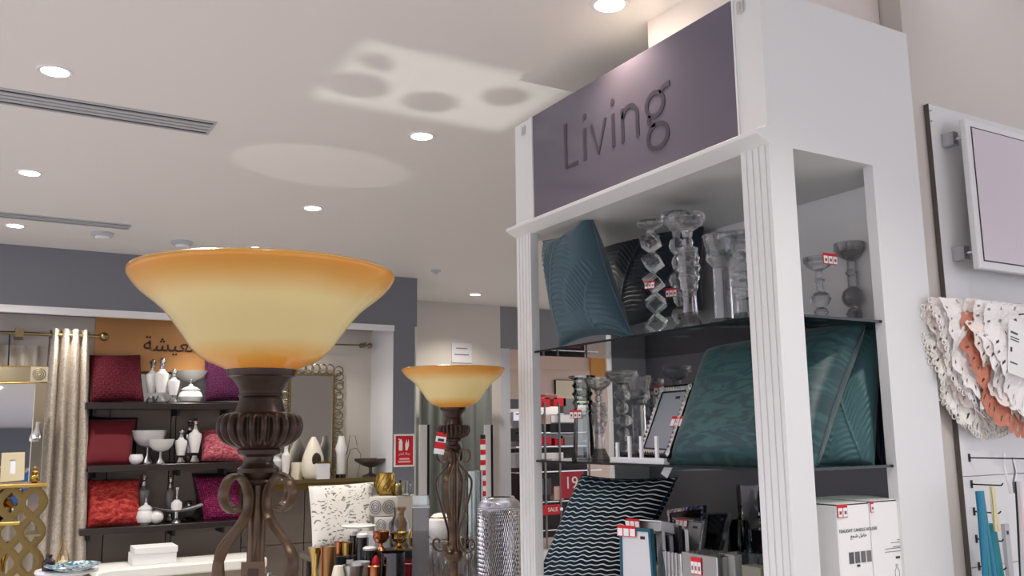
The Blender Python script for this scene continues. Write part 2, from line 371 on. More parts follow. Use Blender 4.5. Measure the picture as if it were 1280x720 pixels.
# ---------------------------------------------------------------- pillows from their four corners
def pillow(name, label, corners, thick, mat, group=None, relief=None, n=40, pinch=.05, tagpos=None, front_only_relief=True, cat='pillow', power=.42):
    """corners TL,TR,BR,BL as real points; front side faces the viewer side"""
    TL, TR, BR, BL = [Vector(c) for c in corners]
    base = (BL+BR)/2
    o = thing(name, label, cat, base, None, group)
    nrm = (TR-TL+BR-BL).cross(TL-BL+TR-BR).normalized()
    if nrm.dot(EYE-base) < 0: nrm = -nrm
    size = ((TR-TL).length+(TL-BL).length)/2
    def side(sgn):
        def fn(u, v):
            uu, vv = 2*u-1, 2*v-1
            px = uu*(1-pinch*(1-vv*vv)); pz = vv*(1-pinch*(1-uu*uu))
            a, b = (px+1)/2, (pz+1)/2
            p = (BL*(1-a)+BR*a)*(1-b)+(TL*(1-a)+TR*a)*b
            t = max((1-uu**4)*(1-vv**4), 0)**power*(1-.18*(uu*uu+vv*vv)/2)*thick/2
            if relief and sgn > 0: t += relief(a, b)*size*min(1, 6*(1-max(abs(uu), abs(vv))))
            return p+nrm*t*sgn-base
        return fn
    bm = MB(); bm.grid(n, n, side(1)); bm.grid(n, n, side(-1))
    c = bm.build('cover', mat, o, 2)
    me = c.data; uvl = me.uv_layers.new(name='UVMap')
    m1 = (n+1)**2
    for lp in me.loops:
        i = lp.vertex_index % m1; uvl.data[lp.index].uv = ((i % (n+1))/n, (i//(n+1))/n)
    seam_pts = []
    for (ua, va, ub, vb) in ((0, 0, 1, 0), (1, 0, 1, 1), (1, 1, 0, 1), (0, 1, 0, 0)):
        for k in range(10):
            q = k/10; seam_pts.append(side(1)(ua+(ub-ua)*q, va+(vb-va)*q))
    MB().tube(seam_pts, .0035, 6, True).build('piping', mat, o, 2)
    return o
def fronds(spines, freq, depth, width):
    """embossed palm fronds: each spine a line (u0,v0,u1,v1); leaflets run out at an angle"""
    def fn(u, v):
        best = 0
        for (a, b, c, d, wd) in spines:
            dx, dy = c-a, d-b; L = math.hypot(dx, dy); dx /= L; dy /= L
            s = (u-a)*dx+(v-b)*dy; t = -(u-a)*dy+(v-b)*dx; t -= .12*math.sin(2.2*s/L)
            env = wd*math.sin(PI*min(max(s/L, 0), 1))**.6 if 0 < s < L else 0
            if abs(t) < env:
                h = math.sin((s-abs(t)*.75+t*t*1.2)*freq)
                best = depth*h*min(1, (1-abs(t)/env)*4)
                if abs(t) < .012: best = depth*1.3
        return best
    return fn
def teal(name, c1, c2, leafy=0, rough=.42):
    m = M(name, c1, rough, sheen=.25); nt = m.node_tree; b = nt.nodes['Principled BSDF']
    tc = nt.nodes.new('ShaderNodeTexCoord')
    if leafy:
        vo = nt.nodes.new('ShaderNodeTexNoise'); vo.inputs['Scale'].default_value = 4.5; vo.inputs['Distortion'].default_value = 2.2; vo.inputs['Detail'].default_value = 1
        mp = nt.nodes.new('ShaderNodeMapping'); mp.inputs['Rotation'].default_value = (0, 0, .8); mp.inputs['Scale'].default_value = (1, 2.6, 1)
        r = nt.nodes.new('ShaderNodeValToRGB'); r.color_ramp.elements[0].position = .44; r.color_ramp.elements[1].position = .56
        r.color_ramp.elements[0].color = (*lin(c1), 1); r.color_ramp.elements[1].color = (*lin(c2), 1)
        nt.links.new(tc.outputs['UV'], mp.inputs[0]); nt.links.new(mp.outputs[0], vo.inputs['Vector']); nt.links.new(vo.outputs[0], r.inputs[0]); nt.links.new(r.outputs[0], b.inputs['Base Color'])
    n = nt.nodes.new('ShaderNodeTexNoise'); n.inputs['Scale'].default_value = 260
    bp = nt.nodes.new('ShaderNodeBump'); bp.inputs['Strength'].default_value = .15; bp.inputs['Distance'].default_value = .002
    nt.links.new(tc.outputs['UV'], n.inputs['Vector']); nt.links.new(n.outputs[0], bp.inputs['Height']); nt.links.new(bp.outputs[0], b.inputs['Normal'])
    return m
teal_a = teal('teal_blue_satin', (58, 86, 98), (40, 80, 96))
teal_d = teal('dark_teal_satin', (20, 36, 48), (22, 48, 58))
teal_g = teal('teal_green_print', (32, 66, 72), (50, 90, 90), 1)
teal_s = teal('seafoam_satin', (84, 126, 130), (60, 104, 108))
fr1 = fronds([(.15, .05, .75, .95, .32), (.55, -.2, 1.05, .55, .28), (-.1, .35, .3, 1.1, .25)], 135, .010, .3)
# upper shelf
pillow('leaf_pillow', 'blue teal pillow embossed with palm fronds at left end of the upper glass shelf',
       (AX(679, 301, 1.89), AX(738, 264, 1.92), AX(794, 424, 1.96), AX(699, 434, 1.875)), .21, teal_a, 'teal frond pillows on the display unit', fr1, 110, .14, power=.72)
pillow('leaf_pillow', 'dark teal frond pillow standing behind the crystal holders on the upper shelf',
       (AX(752, 300, 2.30), AX(880, 278, 2.38), AX(876, 388, 2.30), AX(772, 412, 2.24)), .13, teal_d, 'teal frond pillows on the display unit', fr1, 70, .05)
# middle shelf
pillow('leaf_pillow', 'seafoam frond pillow leaning at the side opening of the unit, right of the printed one',
       (AY(1010, 436, 1.97), AY(1104, 403, 1.815), AY(1092, 582, 1.785), AY(1012, 588, 1.93)), .10, teal_s, 'teal frond pillows on the display unit',
       fronds([(.85, .0, .45, .75, .34), (.3, .55, 1.0, 1.02, .2), (.1, -.1, .4, .5, .2)], 125, .010, .3), 90, .04)
pillow('navy_pillow', 'plain dark navy pillow edge behind the seafoam frond pillow', (AY(1040, 420, 2.02), AY(1108, 403, 1.85), AY(1104, 580, 1.82), AY(1040, 584, 1.99)), .05, teal('navy_cotton', (26, 52, 72), (20, 40, 58)))
TGP = pillow('printed_pillow', 'big teal green pillow with dark foliage print on the middle glass shelf behind the post',
       (AX(884, 438, 2.08), AY(1084, 402, 1.765), AY(1020, 586, 1.735), AX(836, 588, 1.93)), .19, teal_g, None,
       lambda u, v: .003*math.sin(u*9+v*14)+.004*math.sin(u*23-v*8)*v, 60, .05)
p = AX(832, 586, 1.90)
lt = MB().hexa([AX(826, 592, 1.895)-p, AX(834, 598, 1.895)-p, AX(842, 582, 1.92)-p, AX(834, 577, 1.92)-p], [AX(826, 592, 1.898)-p, AX(834, 598, 1.898)-p, AX(842, 582, 1.923)-p, AX(834, 577, 1.923)-p]).build('care_label', paper, TGP); lt.location = p-TGP.location
# lower shelf: striped pillow
sm = M('striped_weave', (12, 16, 30), .75, spec=.2); nt = sm.node_tree; b = nt.nodes['Principled BSDF']
tc = nt.nodes.new('ShaderNodeTexCoord'); sp = nt.nodes.new('ShaderNodeSeparateXYZ'); nt.links.new(tc.outputs['UV'], sp.inputs[0])
def MN(op, a, b2=None, **k):
    n = nt.nodes.new('ShaderNodeMath'); n.operation = op
    for i, x in enumerate((a, b2)):
        if x is None: continue
        if isinstance(x, (int, float)): n.inputs[i].default_value = x
        else: nt.links.new(x, n.inputs[i])
    return n.outputs[0]
su = MN('SINE', MN('MULTIPLY', sp.outputs[0], 52)); nz = nt.nodes.new('ShaderNodeTexNoise'); nz.inputs['Scale'].default_value = 5; nt.links.new(tc.outputs['UV'], nz.inputs['Vector'])
ph = MN('ADD', MN('MULTIPLY', sp.outputs[1], 26*2*PI), MN('ADD', MN('MULTIPLY', su, .95), MN('MULTIPLY', nz.outputs[0], 5)))
st = MN('GREATER_THAN', MN('SINE', ph), .76)
mx = nt.nodes.new('ShaderNodeMix'); mx.data_type = 'RGBA'
rp = nt.nodes.new('ShaderNodeValToRGB'); rp.color_ramp.elements[0].color = (*lin((18, 42, 58)), 1); rp.color_ramp.elements[1].color = (*lin((6, 8, 16)), 1); rp.color_ramp.elements[1].position = .75
nt.links.new(MN('ADD', sp.outputs[0], MN('MULTIPLY', MN('SINE', ph), .12)), rp.inputs[0])
nt.links.new(st, mx.inputs[0]); nt.links.new(rp.outputs[0], mx.inputs[6]); mx.inputs[7].default_value = (*lin((196, 206, 204)), 1); nt.links.new(mx.outputs[2], b.inputs['Base Color'])
SP = pillow('striped_pillow', 'black and navy pillow with thin wavy silver stripes on the lower shelf', (AX(728, 594, 2.02), AX(846, 597, 2.12), AX(776, 742, 1.99), AX(664, 748, 1.88)), .16, sm, None, None, 50, .06)
# ---------------------------------------------------------------- crystal
def stand(name, label, cat, p, parts, group=None, rz=0):
    """parts: (part name, profile [(r,z)...] in metres, material, segments, smooth)"""
    o = thing(name, label, cat, p, rz, group)
    for nm, prof, mat, n, sm_ in parts: MB().lathe(prof, n=n).build(nm, mat, o, sm_)
    return o
def spot_x(px, X, z):                       # a point of the shelf in the vertical through px
    q = AX(px, 450, X); return Vector((X, q.y, z))
def scaled(prof, r, z0, h): return [(max(a*r, 1e-5), z0+b*h) for a, b in prof]
DISH = [(.25, 0), (.3, .25), (.75, .5), (1, .75), (.96, 1), (.5, .9), (.3, .8)]
BEAD = [(.35, 0), (.8, .2), (1, .5), (.8, .8), (.35, 1)]
FOOT = [(1, 0), (1, .3), (.6, .6), (.3, 1)]
G1 = 'crystal candle holders on the upper shelf'; G2 = 'crystal candle holders on the middle shelf'
# stacked cubes
p = spot_x(819, 1.90, ZS1); h = hz(p, 812, 277)-ZS1
o = thing('cube_candle_holder', 'crystal candle holder of five cubes balanced on their corners, upper shelf', 'candle holder', p, 0, G1)
ch = (h-.035)/5.0
for i in range(5):
    s = ch*.5/1.0
    bmx = MB().box(-s*.72, s*.72, -s*.72, s*.72, -s*.72, s*.72)
    R = Matrix.Rotation(math.radians(45), 3, 'X') @ Matrix.Rotation(math.radians(45), 3, 'Z')
    R = Matrix.Rotation(.2+i*.25, 3, 'Z') @ Matrix.Rotation(math.radians(54.7), 3, 'X') @ Matrix.Rotation(math.radians(45), 3, 'Z')
    bmx.v = [tuple(R @ Vector(v)) for v in bmx.v]
    c = bmx.build('cube', crystal, o, bevel=.002); c.location = (.004*(i % 2), .004*i-.014, ch*(i+.5))
MB().lathe(scaled(DISH, .045, h-.04, .04), n=14).build('dish', crystal, o)
price_tag(o, (-.028, -.02, ch*2.15), -1.1, .035, .026)
def crys(label, px, X, top, z, kind, group, r=.035, name='crystal_candle_holder'):
    p = spot_x(px, X, z); h = hz(p, px, top)-z
    if kind == 'lotus':   # faceted flared body and flower dish
        parts = [('foot', scaled([(1, 0), (.95, .1), (.55, .5), (.48, 1)], r, 0, h*.28), crystal, 10, False), ('stem', [(max((.5+.42*math.sin(PI*min(t/10*.75, 1)))*(1-.16*(t % 2))*r, 1e-4), h*(.28+.042*t)) for t in range(11)], crystal, 12, False),
                 ('neck', scaled(BEAD, r*.45, h*.70, h*.1), crystal, 10, False), ('dish', scaled(DISH, r*1.45, h*.80, h*.2), crystal, 12, False)]
    elif kind == 'balls':
        parts = [('foot', scaled(FOOT, r, 0, h*.1), crystal, 12, False)]
        for i in range(5): parts.append(('bead', scaled(BEAD, r*(.72, .5, .8, .5, .7)[i], h*(.1+.14*i), h*.14), crystal, 10, False))
        parts.append(('dish', scaled(DISH, r*1.3, h*.80, h*.2), crystal, 14, False))
    elif kind == 'column':
        parts = [('foot', scaled([(1, 0), (1, .5), (.8, 1)], r, 0, h*.08), crystal, 14, True), ('stem', scaled([(.62, 0), (.6, 1)], r, h*.08, h*.57), crystal, 8, False),
                 ('cup', scaled([(.6, 0), (1.1, .25), (1.0, .5), (1.25, 1), (1.1, .97), (.8, .5), (.4, .3)], r, h*.65, h*.35), crystal, 16, False)]
    elif kind == 'ribbed':
        pr = [(1.15, 0), (1.0, .05), (.82, .5)]
        for i in range(4): pr += [(.8, .55+.1*i), (1.0, .58+.1*i), (.8, .62+.1*i)]
        pr += [(.8, .95), (1.25, .98), (1.25, 1), (.7, 1), (.6, .7)]
        parts = [('vase', scaled(pr, r, 0, h), clear, 20, False)]
    else:                 # slim clear candlestick
        parts = [('foot', scaled([(1, 0), (.9, .2), (.35, 1)], r, 0, h*.12), crystal, 20, True), ('bulb', scaled(BEAD, r*.85, h*.12, h*.16), crystal, 16, True), ('bulb', scaled(BEAD, r*1.15, h*.28, h*.22), crystal, 16, True),
                 ('stem', scaled([(.35, 0), (.35, 1)], r, h*.5, h*.28), crystal, 14, True), ('bulb', scaled(BEAD, r*.6, h*.56, h*.08), crystal, 14, True), ('cup', scaled([(.35, 0), (1.2, .35), (1.35, .6), (1.35, 1), (1.2, 1), (.9, .6)], r, h*.78, h*.22), crystal, 18, True)]
    return stand(name, label, 'candle holder', p, parts, group)
crys('tall faceted crystal holder with flower shaped dish beside the stacked cubes', 866, 1.90, 268, ZS1, 'lotus', G1, .042)
o = crys('beaded crystal holder half hidden behind the faceted flower dish one', 852, 2.02, 266, ZS1, 'balls', G1, .04); price_tag(o, (-.05, -.02, .13), -1.1, .04, .03)
crys('wide topped crystal column holder with ribbed blue tinged stem near the post', 908, 1.95, 294, ZS1, 'column', G1, .045)
crys('second wide topped crystal column partly behind the fluted post, upper shelf', 934, 2.0, 292, ZS1, 'lotus', G1, .05)
def crys_y(label, px, Y, top, z, kind, group, r):
    q = AY(px, 380, Y); p = Vector((q.x, Y, z)); h = hz(p, px, top)-z
    o = crys(label, 900, 2.0, 300, z, kind, group, r); return o
for lb, px, Y, top, r, tg in (('shorter clear candlestick with red price tag seen through the side opening', 1026, 1.86, 322, .03, 1), ('taller clear candlestick at the right in the side opening', 1067, 1.92, 304, .034, 0)):
    q = AY(px, 380, Y); p = Vector((q.x, Y, ZS1)); h = hz(p, px, top)-ZS1
    parts = [('foot', scaled([(1, 0), (.9, .2), (.35, 1)], r, 0, h*.12), crystal, 20, True), ('bulb', scaled(BEAD, r*.75, h*.12, h*.14), crystal, 16, True), ('bulb', scaled(BEAD, r*1.1, h*.26, h*.24), crystal, 16, True),
             ('stem', scaled([(.4, 0), (.35, 1)], r, h*.5, h*.3), crystal, 14, True), ('bulb', scaled(BEAD, r*.6, h*.62, h*.08), crystal, 14, True), ('cup', scaled([(.35, 0), (1.2, .35), (1.5, .6), (1.5, 1), (1.3, 1), (.9, .6)], r, h*.80, h*.20), crystal, 18, True)]
    o = stand('glass_candlestick', lb, 'candlestick', p, parts, 'clear candlesticks in the side opening')
    if tg: price_tag(o, (-.004, -.05, h*.86), 0, .062, .034)
# middle shelf row
o = crys('ribbed clear vase shaped holder with price tag, leftmost on the middle shelf', 727, 2.0, 470, ZS2, 'ribbed', G2, .042); price_tag(o, (-.048, -.02, .155), -1.0, .05, .032)
crys('crystal holder with ball neck second from left on the middle shelf', 747, 1.97, 473, ZS2, 'lotus', G2, .035)
crys('tallest beaded crystal holder with wide dish on the middle shelf', 776, 1.95, 464, ZS2, 'balls', G2, .046)
crys('crystal column holder right of the tallest one on the middle shelf', 796, 2.03, 470, ZS2, 'column', G2, .04)
o = crys('crystal holder with price tag standing behind the jewelled photo frame', 845, 2.2, 458, ZS2, 'lotus', G2, .04); price_tag(o, (-.06, .02, .235), -1.0, .055, .034)
crys('faceted crystal holder just left of the jewelled photo frame', 812, 2.15, 474, ZS2, 'balls', G2, .04)
# little white picket fence
q0, q1 = AX(765, 577, 1.875), AX(832, 582, 1.865); zb = ZS2
o = thing('picket_stand', 'small white picket stand on the front edge of the middle glass shelf', 'ornament', (q0.x, q0.y, zb))
d = q1-q0; d.z = 0; L = d.length; d.normalize()
def bar(u0, u1, z0, z1, nm, th=.012):
    a = d*u0; b2 = d*u1; n = Vector((d.y, -d.x, 0))*th/2
    MB().hexa([a-n+Vector((0, 0, z0)), b2-n+Vector((0, 0, z0)), b2+n+Vector((0, 0, z0)), a+n+Vector((0, 0, z0))], [a-n+Vector((0, 0, z1)), b2-n+Vector((0, 0, z1)), b2+n+Vector((0, 0, z1)), a+n+Vector((0, 0, z1))]).build(nm, white, o)
bar(0, L, 0, .018, 'rail')
for f_, top in ((.12, 553), (.36, 545), (.58, 545), (.86, 545)): bar(L*f_-.006, L*f_+.006, .018, max(.03, hz(q0+d*L*f_, 765+67*f_, top)-zb), 'picket', .008)
# ---------------------------------------------------------------- picture frames from corners
def qframe(name, label, c, border, thick, fmat, pmat, group=None, cat='photo frame', tagc=None, relief=None, sticker=True):
    TL, TR, BR, BL = [Vector(v) for v in c]; base = (BL+BR)/2
    o = thing(name, label, cat, base, None, group)
    nrm = (TR-TL).cross(TL-BL).normalized()
    if nrm.dot(EYE-base) < 0: nrm = -nrm
    def B(u, v, t=0): return (BL*(1-u)+BR*u)*(1-v)+(TL*(1-u)+TR*u)*v+nrm*t-base
    wd, hg = (TR-TL).length, (TL-BL).length; bu, bv = border/wd, border/hg
    def slab(u0, u1, v0, v1, t0, t1, nm, m, par=o):
        return MB().hexa([B(u0, v0, t0), B(u1, v0, t0), B(u1, v1, t0), B(u0, v1, t0)], [B(u0, v0, t1), B(u1, v0, t1), B(u1, v1, t1), B(u0, v1, t1)]).build(nm, m, par)
    fm = MB()
    for u0, u1, v0, v1 in ((0, 1, 0, bv), (0, 1, 1-bv, 1), (0, bu, bv, 1-bv), (1-bu, 1, bv, 1-bv)):
        fm.hexa([B(u0, v0, -thick), B(u1, v0, -thick), B(u1, v1, -thick), B(u0, v1, -thick)], [B(u0, v0, 0), B(u1, v0, 0), B(u1, v1, 0), B(u0, v1, 0)])
    fo = fm.build('frame', fmat, o)
    if relief:       # studs along the border
        rb = MB(); nu = max(3, int(wd/relief)); nv = max(3, int(hg/relief)); q = border*.32
        pts = [((i+.5)/nu, v) for i in range(nu) for v in (bv/2, 1-bv/2)]+[(u, (j+.5)/nv) for j in range(nv) for u in (bu/2, 1-bu/2)]
        for u, v in pts:
            cc = B(u, v, 0); ex = (TR-TL).normalized()*q; ey = (TL-BL).normalized()*q
            rb.add([cc-ex-ey, cc+ex-ey, cc+ex+ey, cc-ex+ey, cc+nrm*q*.9], [(0, 1, 4), (1, 2, 4), (2, 3, 4), (3, 0, 4)])
        s = rb.build('studs', chrome, o); s['kind'] = 'stuff'
    slab(bu, 1-bu, bv, 1-bv, -thick*.7, -thick*.3, 'picture', pmat)
    if sticker: slab(.72-bu, .86-bu, 1-bv*1.0-.10, 1-bv-.06, -thick*.3, -thick*.22, 'sticker', ink)
    if tagc:
        u, v, w_, h_ = tagc; tb = slab(u, u+w_, v, v+h_, .001, .002, 'price_tag', redc)
        for i in range(3): slab(u+w_*(i+.1)/3, u+w_*(i+.9)/3, v+h_*.06, v+h_*.72, .002, .0026, 'price_box', paper, tb)
    return o
slate = M('slate_photo', (150, 154, 162), .3)
qframe('jewelled_frame', 'tilted silver jewelled photo frame with blank picture on the middle shelf', (AX(826, 483, 2.06), AX(866, 479, 2.02), AX(835, 571, 1.90), AX(797, 568, 1.93)), .028, .012, black, slate, None, 'photo frame', (.74, .40, .4, .14), .016)
pw = M('blank_photo_paper', (214, 216, 218), .3); pgy = M('grey_photo_print', (150, 150, 148), .35); tealf = M('teal_frame', (30, 86, 104), .4)
GF = 'photo frames on the lower shelf'
qframe('teal_frame', 'teal blue photo frame holding a blank sheet in front of the striped pillow', (AX(774, 658, 1.90), AX(812, 661, 1.88), AX(820, 760, 1.87), AX(776, 760, 1.89)), .012, .014, tealf, pw, GF, 'photo frame', (-.06, .88, .62, .14))
o = qframe('white_box', 'white boxed frame on its edge with price tag behind the teal frame', (AX(783, 648, 1.99), AX(826, 651, 1.96), AX(826, 664, 1.95), AX(785, 660, 1.98)), .004, .12, paper, paper, None, 'box', (-.05, .1, .45, .9), None, False)
for i, (px, top, lb) in enumerate(((822, 662, 'thin silver frame edge-on right behind the teal frame'), (832, 668, 'grey frame edge-on, second behind the teal frame'), (843, 655, 'dark frame edge-on, third behind the teal frame'), (851, 660, 'pale frame edge-on beside the rippled silver frame'))):
    qframe('photo_frame', lb, (AX(px-3, top, 2.02), AX(px+5, top+2, 1.93), AX(px+11, 765, 1.90), AX(px+4, 765, 1.96)), .006, .01, (silver, grey, black, lgrey)[i], (lgrey, grey, blackm, pgy)[i], GF, sticker=False)
irid = M('iridescent_glass', (90, 90, 160), .15, .8, var=((235, 235, 245), 60, .05))
qframe('mirrored_photo_frame', 'dark mirror frame with iridescent top edge behind the rippled silver frame', (AX(833, 637, 2.2), AX(880, 631, 2.16), AX(878, 700, 2.1), AX(842, 705, 2.12)), .016, .012, irid, black, GF, sticker=False)
qframe('rippled_frame', 'rippled silver photo frame with grey print in the middle of the lower shelf', (AX(841, 645, 2.08), AX(881, 649, 2.04), AX(871, 722, 1.96), AX(836, 722, 1.98)), .016, .012, silver, pgy, GF, 'photo frame', (.12, .83, .38, .15), .010)
qframe('dark_photo_frame', 'leaning dark mirror frame with thin silver rim right of the rippled frame', (AX(884, 641, 2.14), AX(911, 640, 2.12), AX(893, 715, 2.0), AX(872, 715, 2.03)), .007, .012, silver, black, GF)
# lower shelf fronts
def box_thing(name, label, cat, x0, x1, y0, y1, z0, z1, mat, group=None):
    o = thing(name, label, cat, ((x0+x1)/2, (y0+y1)/2, z0), 0, group)
    MB().box(-(x1-x0)/2, (x1-x0)/2, -(y1-y0)/2, (y1-y0)/2, 0, z1-z0).build('body', mat, o, bevel=.002)
    return o
def xbox(name, label, cat, pxl, pxr, X, dep, ytop, z0, mat, group=None):
    a, b2 = AX(pxl, 700, X), AX(pxr, 700, X); z1 = AX((pxl+pxr)/2, ytop, X).z
    return box_thing(name, label, cat, X, X+dep, b2.y, a.y, z0, z1, mat, group)
o = xbox('crushed_glass_box', 'silver trinket box topped with crushed crystal and tagged in red', 'box', 852, 896, 1.875, .09, 693, ZS3, silver)
zt = o.children[0].dimensions.z
cr = MB()
for i in range(90):
    x, y = random.uniform(-.043, .043), random.uniform(-.06, .06); cr.ball((x, y, zt), random.uniform(.004, .007), 5, .8)
s = cr.build('crushed_crystal', crystal, o); s['kind'] = 'stuff'
price_tag(o, (-.047, .01, zt-.06), -PI/2, .045, .05)
o = xbox('mirrored_box', 'narrow mirrored box with vertical ribs left of the crushed crystal box', 'box', 828, 851, 1.90, .07, 690, ZS3, mirror)
for i in range(4):
    MB().box(-.038, -.034, -.028+.017*i, -.024+.017*i, 0, o.children[0].dimensions.z).build('rib', lgrey, o)
xbox('silver_box', 'pale silver box low on the shelf right of the crushed crystal box', 'box', 898, 918, 1.92, .1, 693, ZS3, M('dull_silver_card', (150, 152, 146), .35))
xbox('stone_box', 'squat grey mirrored box against the right post, lower shelf', 'box', 921, 948, 1.95, .14, 690, ZS3, M('smoky_mirror', (70, 74, 76), .08, .9))
xbox('cream_box', 'little cream box in front of the squat mirrored box', 'box', 926, 950, 1.87, .05, 708, ZS3, M('sage_card', (118, 118, 104), .5))
o = xbox('mirror_cube', 'dark square mirrored votive beside the right post', 'votive', 934, 962, 2.1, .1, 663, ZS3, M('dark_mirror', (40, 42, 46), .06, .8))
for i in range(2): MB().box(-.053, -.05, .03-.06*i-.004, .03-.06*i+.004, .0, o.children[0].dimensions.z).build('facet', chrome, o)
faint = thin_glass('faint_glass', (246, 248, 248), .04)
p = spot_x(928, 2.15, ZS3); h = hz(p, 928, 606)-ZS3
stand('hurricane_glass', 'tall clear hurricane glass against the dark back of the lower shelf', 'glass', p, [('foot', scaled(FOOT, .05, 0, h*.1), faint, 20, True), ('stem', scaled(BEAD, .02, h*.1, h*.2), crystal, 14, True), ('cylinder', [(.02, h*.3), (.04, h*.34), (.04, h*.68), (.045, h*.7), (.04, h*.72), (.042, h)], faint, 24, True)])
p = spot_x(914, 2.2, ZS3); h = hz(p, 914, 650)-ZS3
stand('black_vase', 'small glossy black vase behind the leaning dark frame', 'vase', p, [('body', scaled([(.5, 0), (.9, .3), (1, .6), (.8, .9), (.6, 1), (.5, .98)], .045, 0, h), black, 20, True)])
# ---------------------------------------------------------------- boxed candle holders in the side opening
def label_box(label, x0, x1, z1, lines, group):
    o = thing('candle_holder_box', label, 'box', ((x0+x1)/2, Y0+.11, ZS3), 0, group)
    w_ = x1-x0; h_ = z1-ZS3; dep = .20
    MB().box(-w_/2, w_/2, -dep/2, dep/2, 0, h_-.004).build('carton', paper, o, bevel=.003)
    MB().box(-w_/2+.002, w_/2-.002, -dep/2+.002, dep/2-.002, h_-.004, h_-.001).build('lid_flap', M('carton_edge', (60, 55, 55), .7) if 'carton_edge' not in bpy.data.materials else bpy.data.materials['carton_edge'], o)
    MB().box(-w_/2+.0035, w_/2-.0035, -dep/2+.0035, dep/2-.0035, h_-.001, h_+.001).build('lid', paper, o)
    return o, w_, h_, dep
xa, xm, xb = AY(1040, 640, Y0).x, AY(1091, 640, Y0).x, AY(1142, 640, Y0).x
zt = AY(1090, 628, Y0).z
tag_x = 2.0
o, w_, h_, dep = label_box('white carton printed TEALIGHT CANDLE HOLDER with a drawing of four glasses', xm-.135, xm-.002, zt, 1, 'white candle holder cartons')
t = text('TEALIGHT CANDLE HOLDER', .0125, 'printed_title', ink, o, .0002, 'CENTER', .98); t.rotation_euler = (PI/2, 0, 0); t.location = (.014, -dep/2-.0012, AY(1065, 664, Y0).z-ZS3)
t = text('\uFECA\uFEE4\uFEB7 \uFEDE\uFEE3\uFE8E\uFEA3', .013, 'printed_arabic', ink, o, .0002, 'CENTER', 1.2); t.rotation_euler = (PI/2, 0, 0); t.location = (.014, -dep/2-.0012, AY(1065, 671, Y0).z-ZS3)
zz = AY(1065, 698, Y0).z-ZS3
for i in range(4): MB().box(-.03+.024*i, -.011+.024*i, -dep/2-.0012, -dep/2-.0005, zz-.016, zz+.014).build('printed_glass', M('print_grey_%d' % i, (90+10*i, 88+9*i, 90+9*i), .6), o)
MB().box(.0, .012, -dep/2-.0012, -dep/2-.0005, zz-.026, zz-.02).build('printed_mark', ink, o)
price_tag(o, (-w_/2+.02, -dep/2-.002, h_-.035), 0, .04, .034, cells=2)
o, w_, h_, dep = label_box('white carton printed with fine text lines and a bottle outline, right of the titled one', xm+.002, xb, zt+.002, 1, 'white candle holder cartons')
for k, (l, r, yy) in enumerate(((1125, 1131, 675), (1117, 1135, 679), (1120, 1134, 684), (1110, 1138, 687), (1110, 1138, 691))):
    a, b2 = AY(l, yy, Y0), AY(r, yy, Y0); MB().box(a.x-(xm+.002+xb)/2, b2.x-(xm+.002+xb)/2, -dep/2-.001, -dep/2-.0005, a.z-ZS3-.0008, a.z-ZS3+.0008).build('printed_line', grey, o)
a = AY(1126, 697, Y0); MB().box(a.x-(xm+.002+xb)/2-.009, a.x-(xm+.002+xb)/2+.009, -dep/2-.001, -dep/2-.0005, a.z-ZS3-.003, a.z-ZS3+.003).build('printed_code', ink, o)
a = AY(1125, 712, Y0); cx = a.x-(xm+.002+xb)/2; cz = a.z-ZS3
MB().tube([(cx+x, -dep/2-.0008, cz+z) for x, z in ((-.009, -.02), (-.009, -.004), (-.003, .004), (-.003, .014), (.003, .014), (.003, .004), (.009, -.004), (.009, -.02))], .0007, 4).build('printed_bottle', grey, o)
price_tag(o, (-w_/2+.006, -dep/2-.002, h_-.03), 0, .012, .03, cells=1)
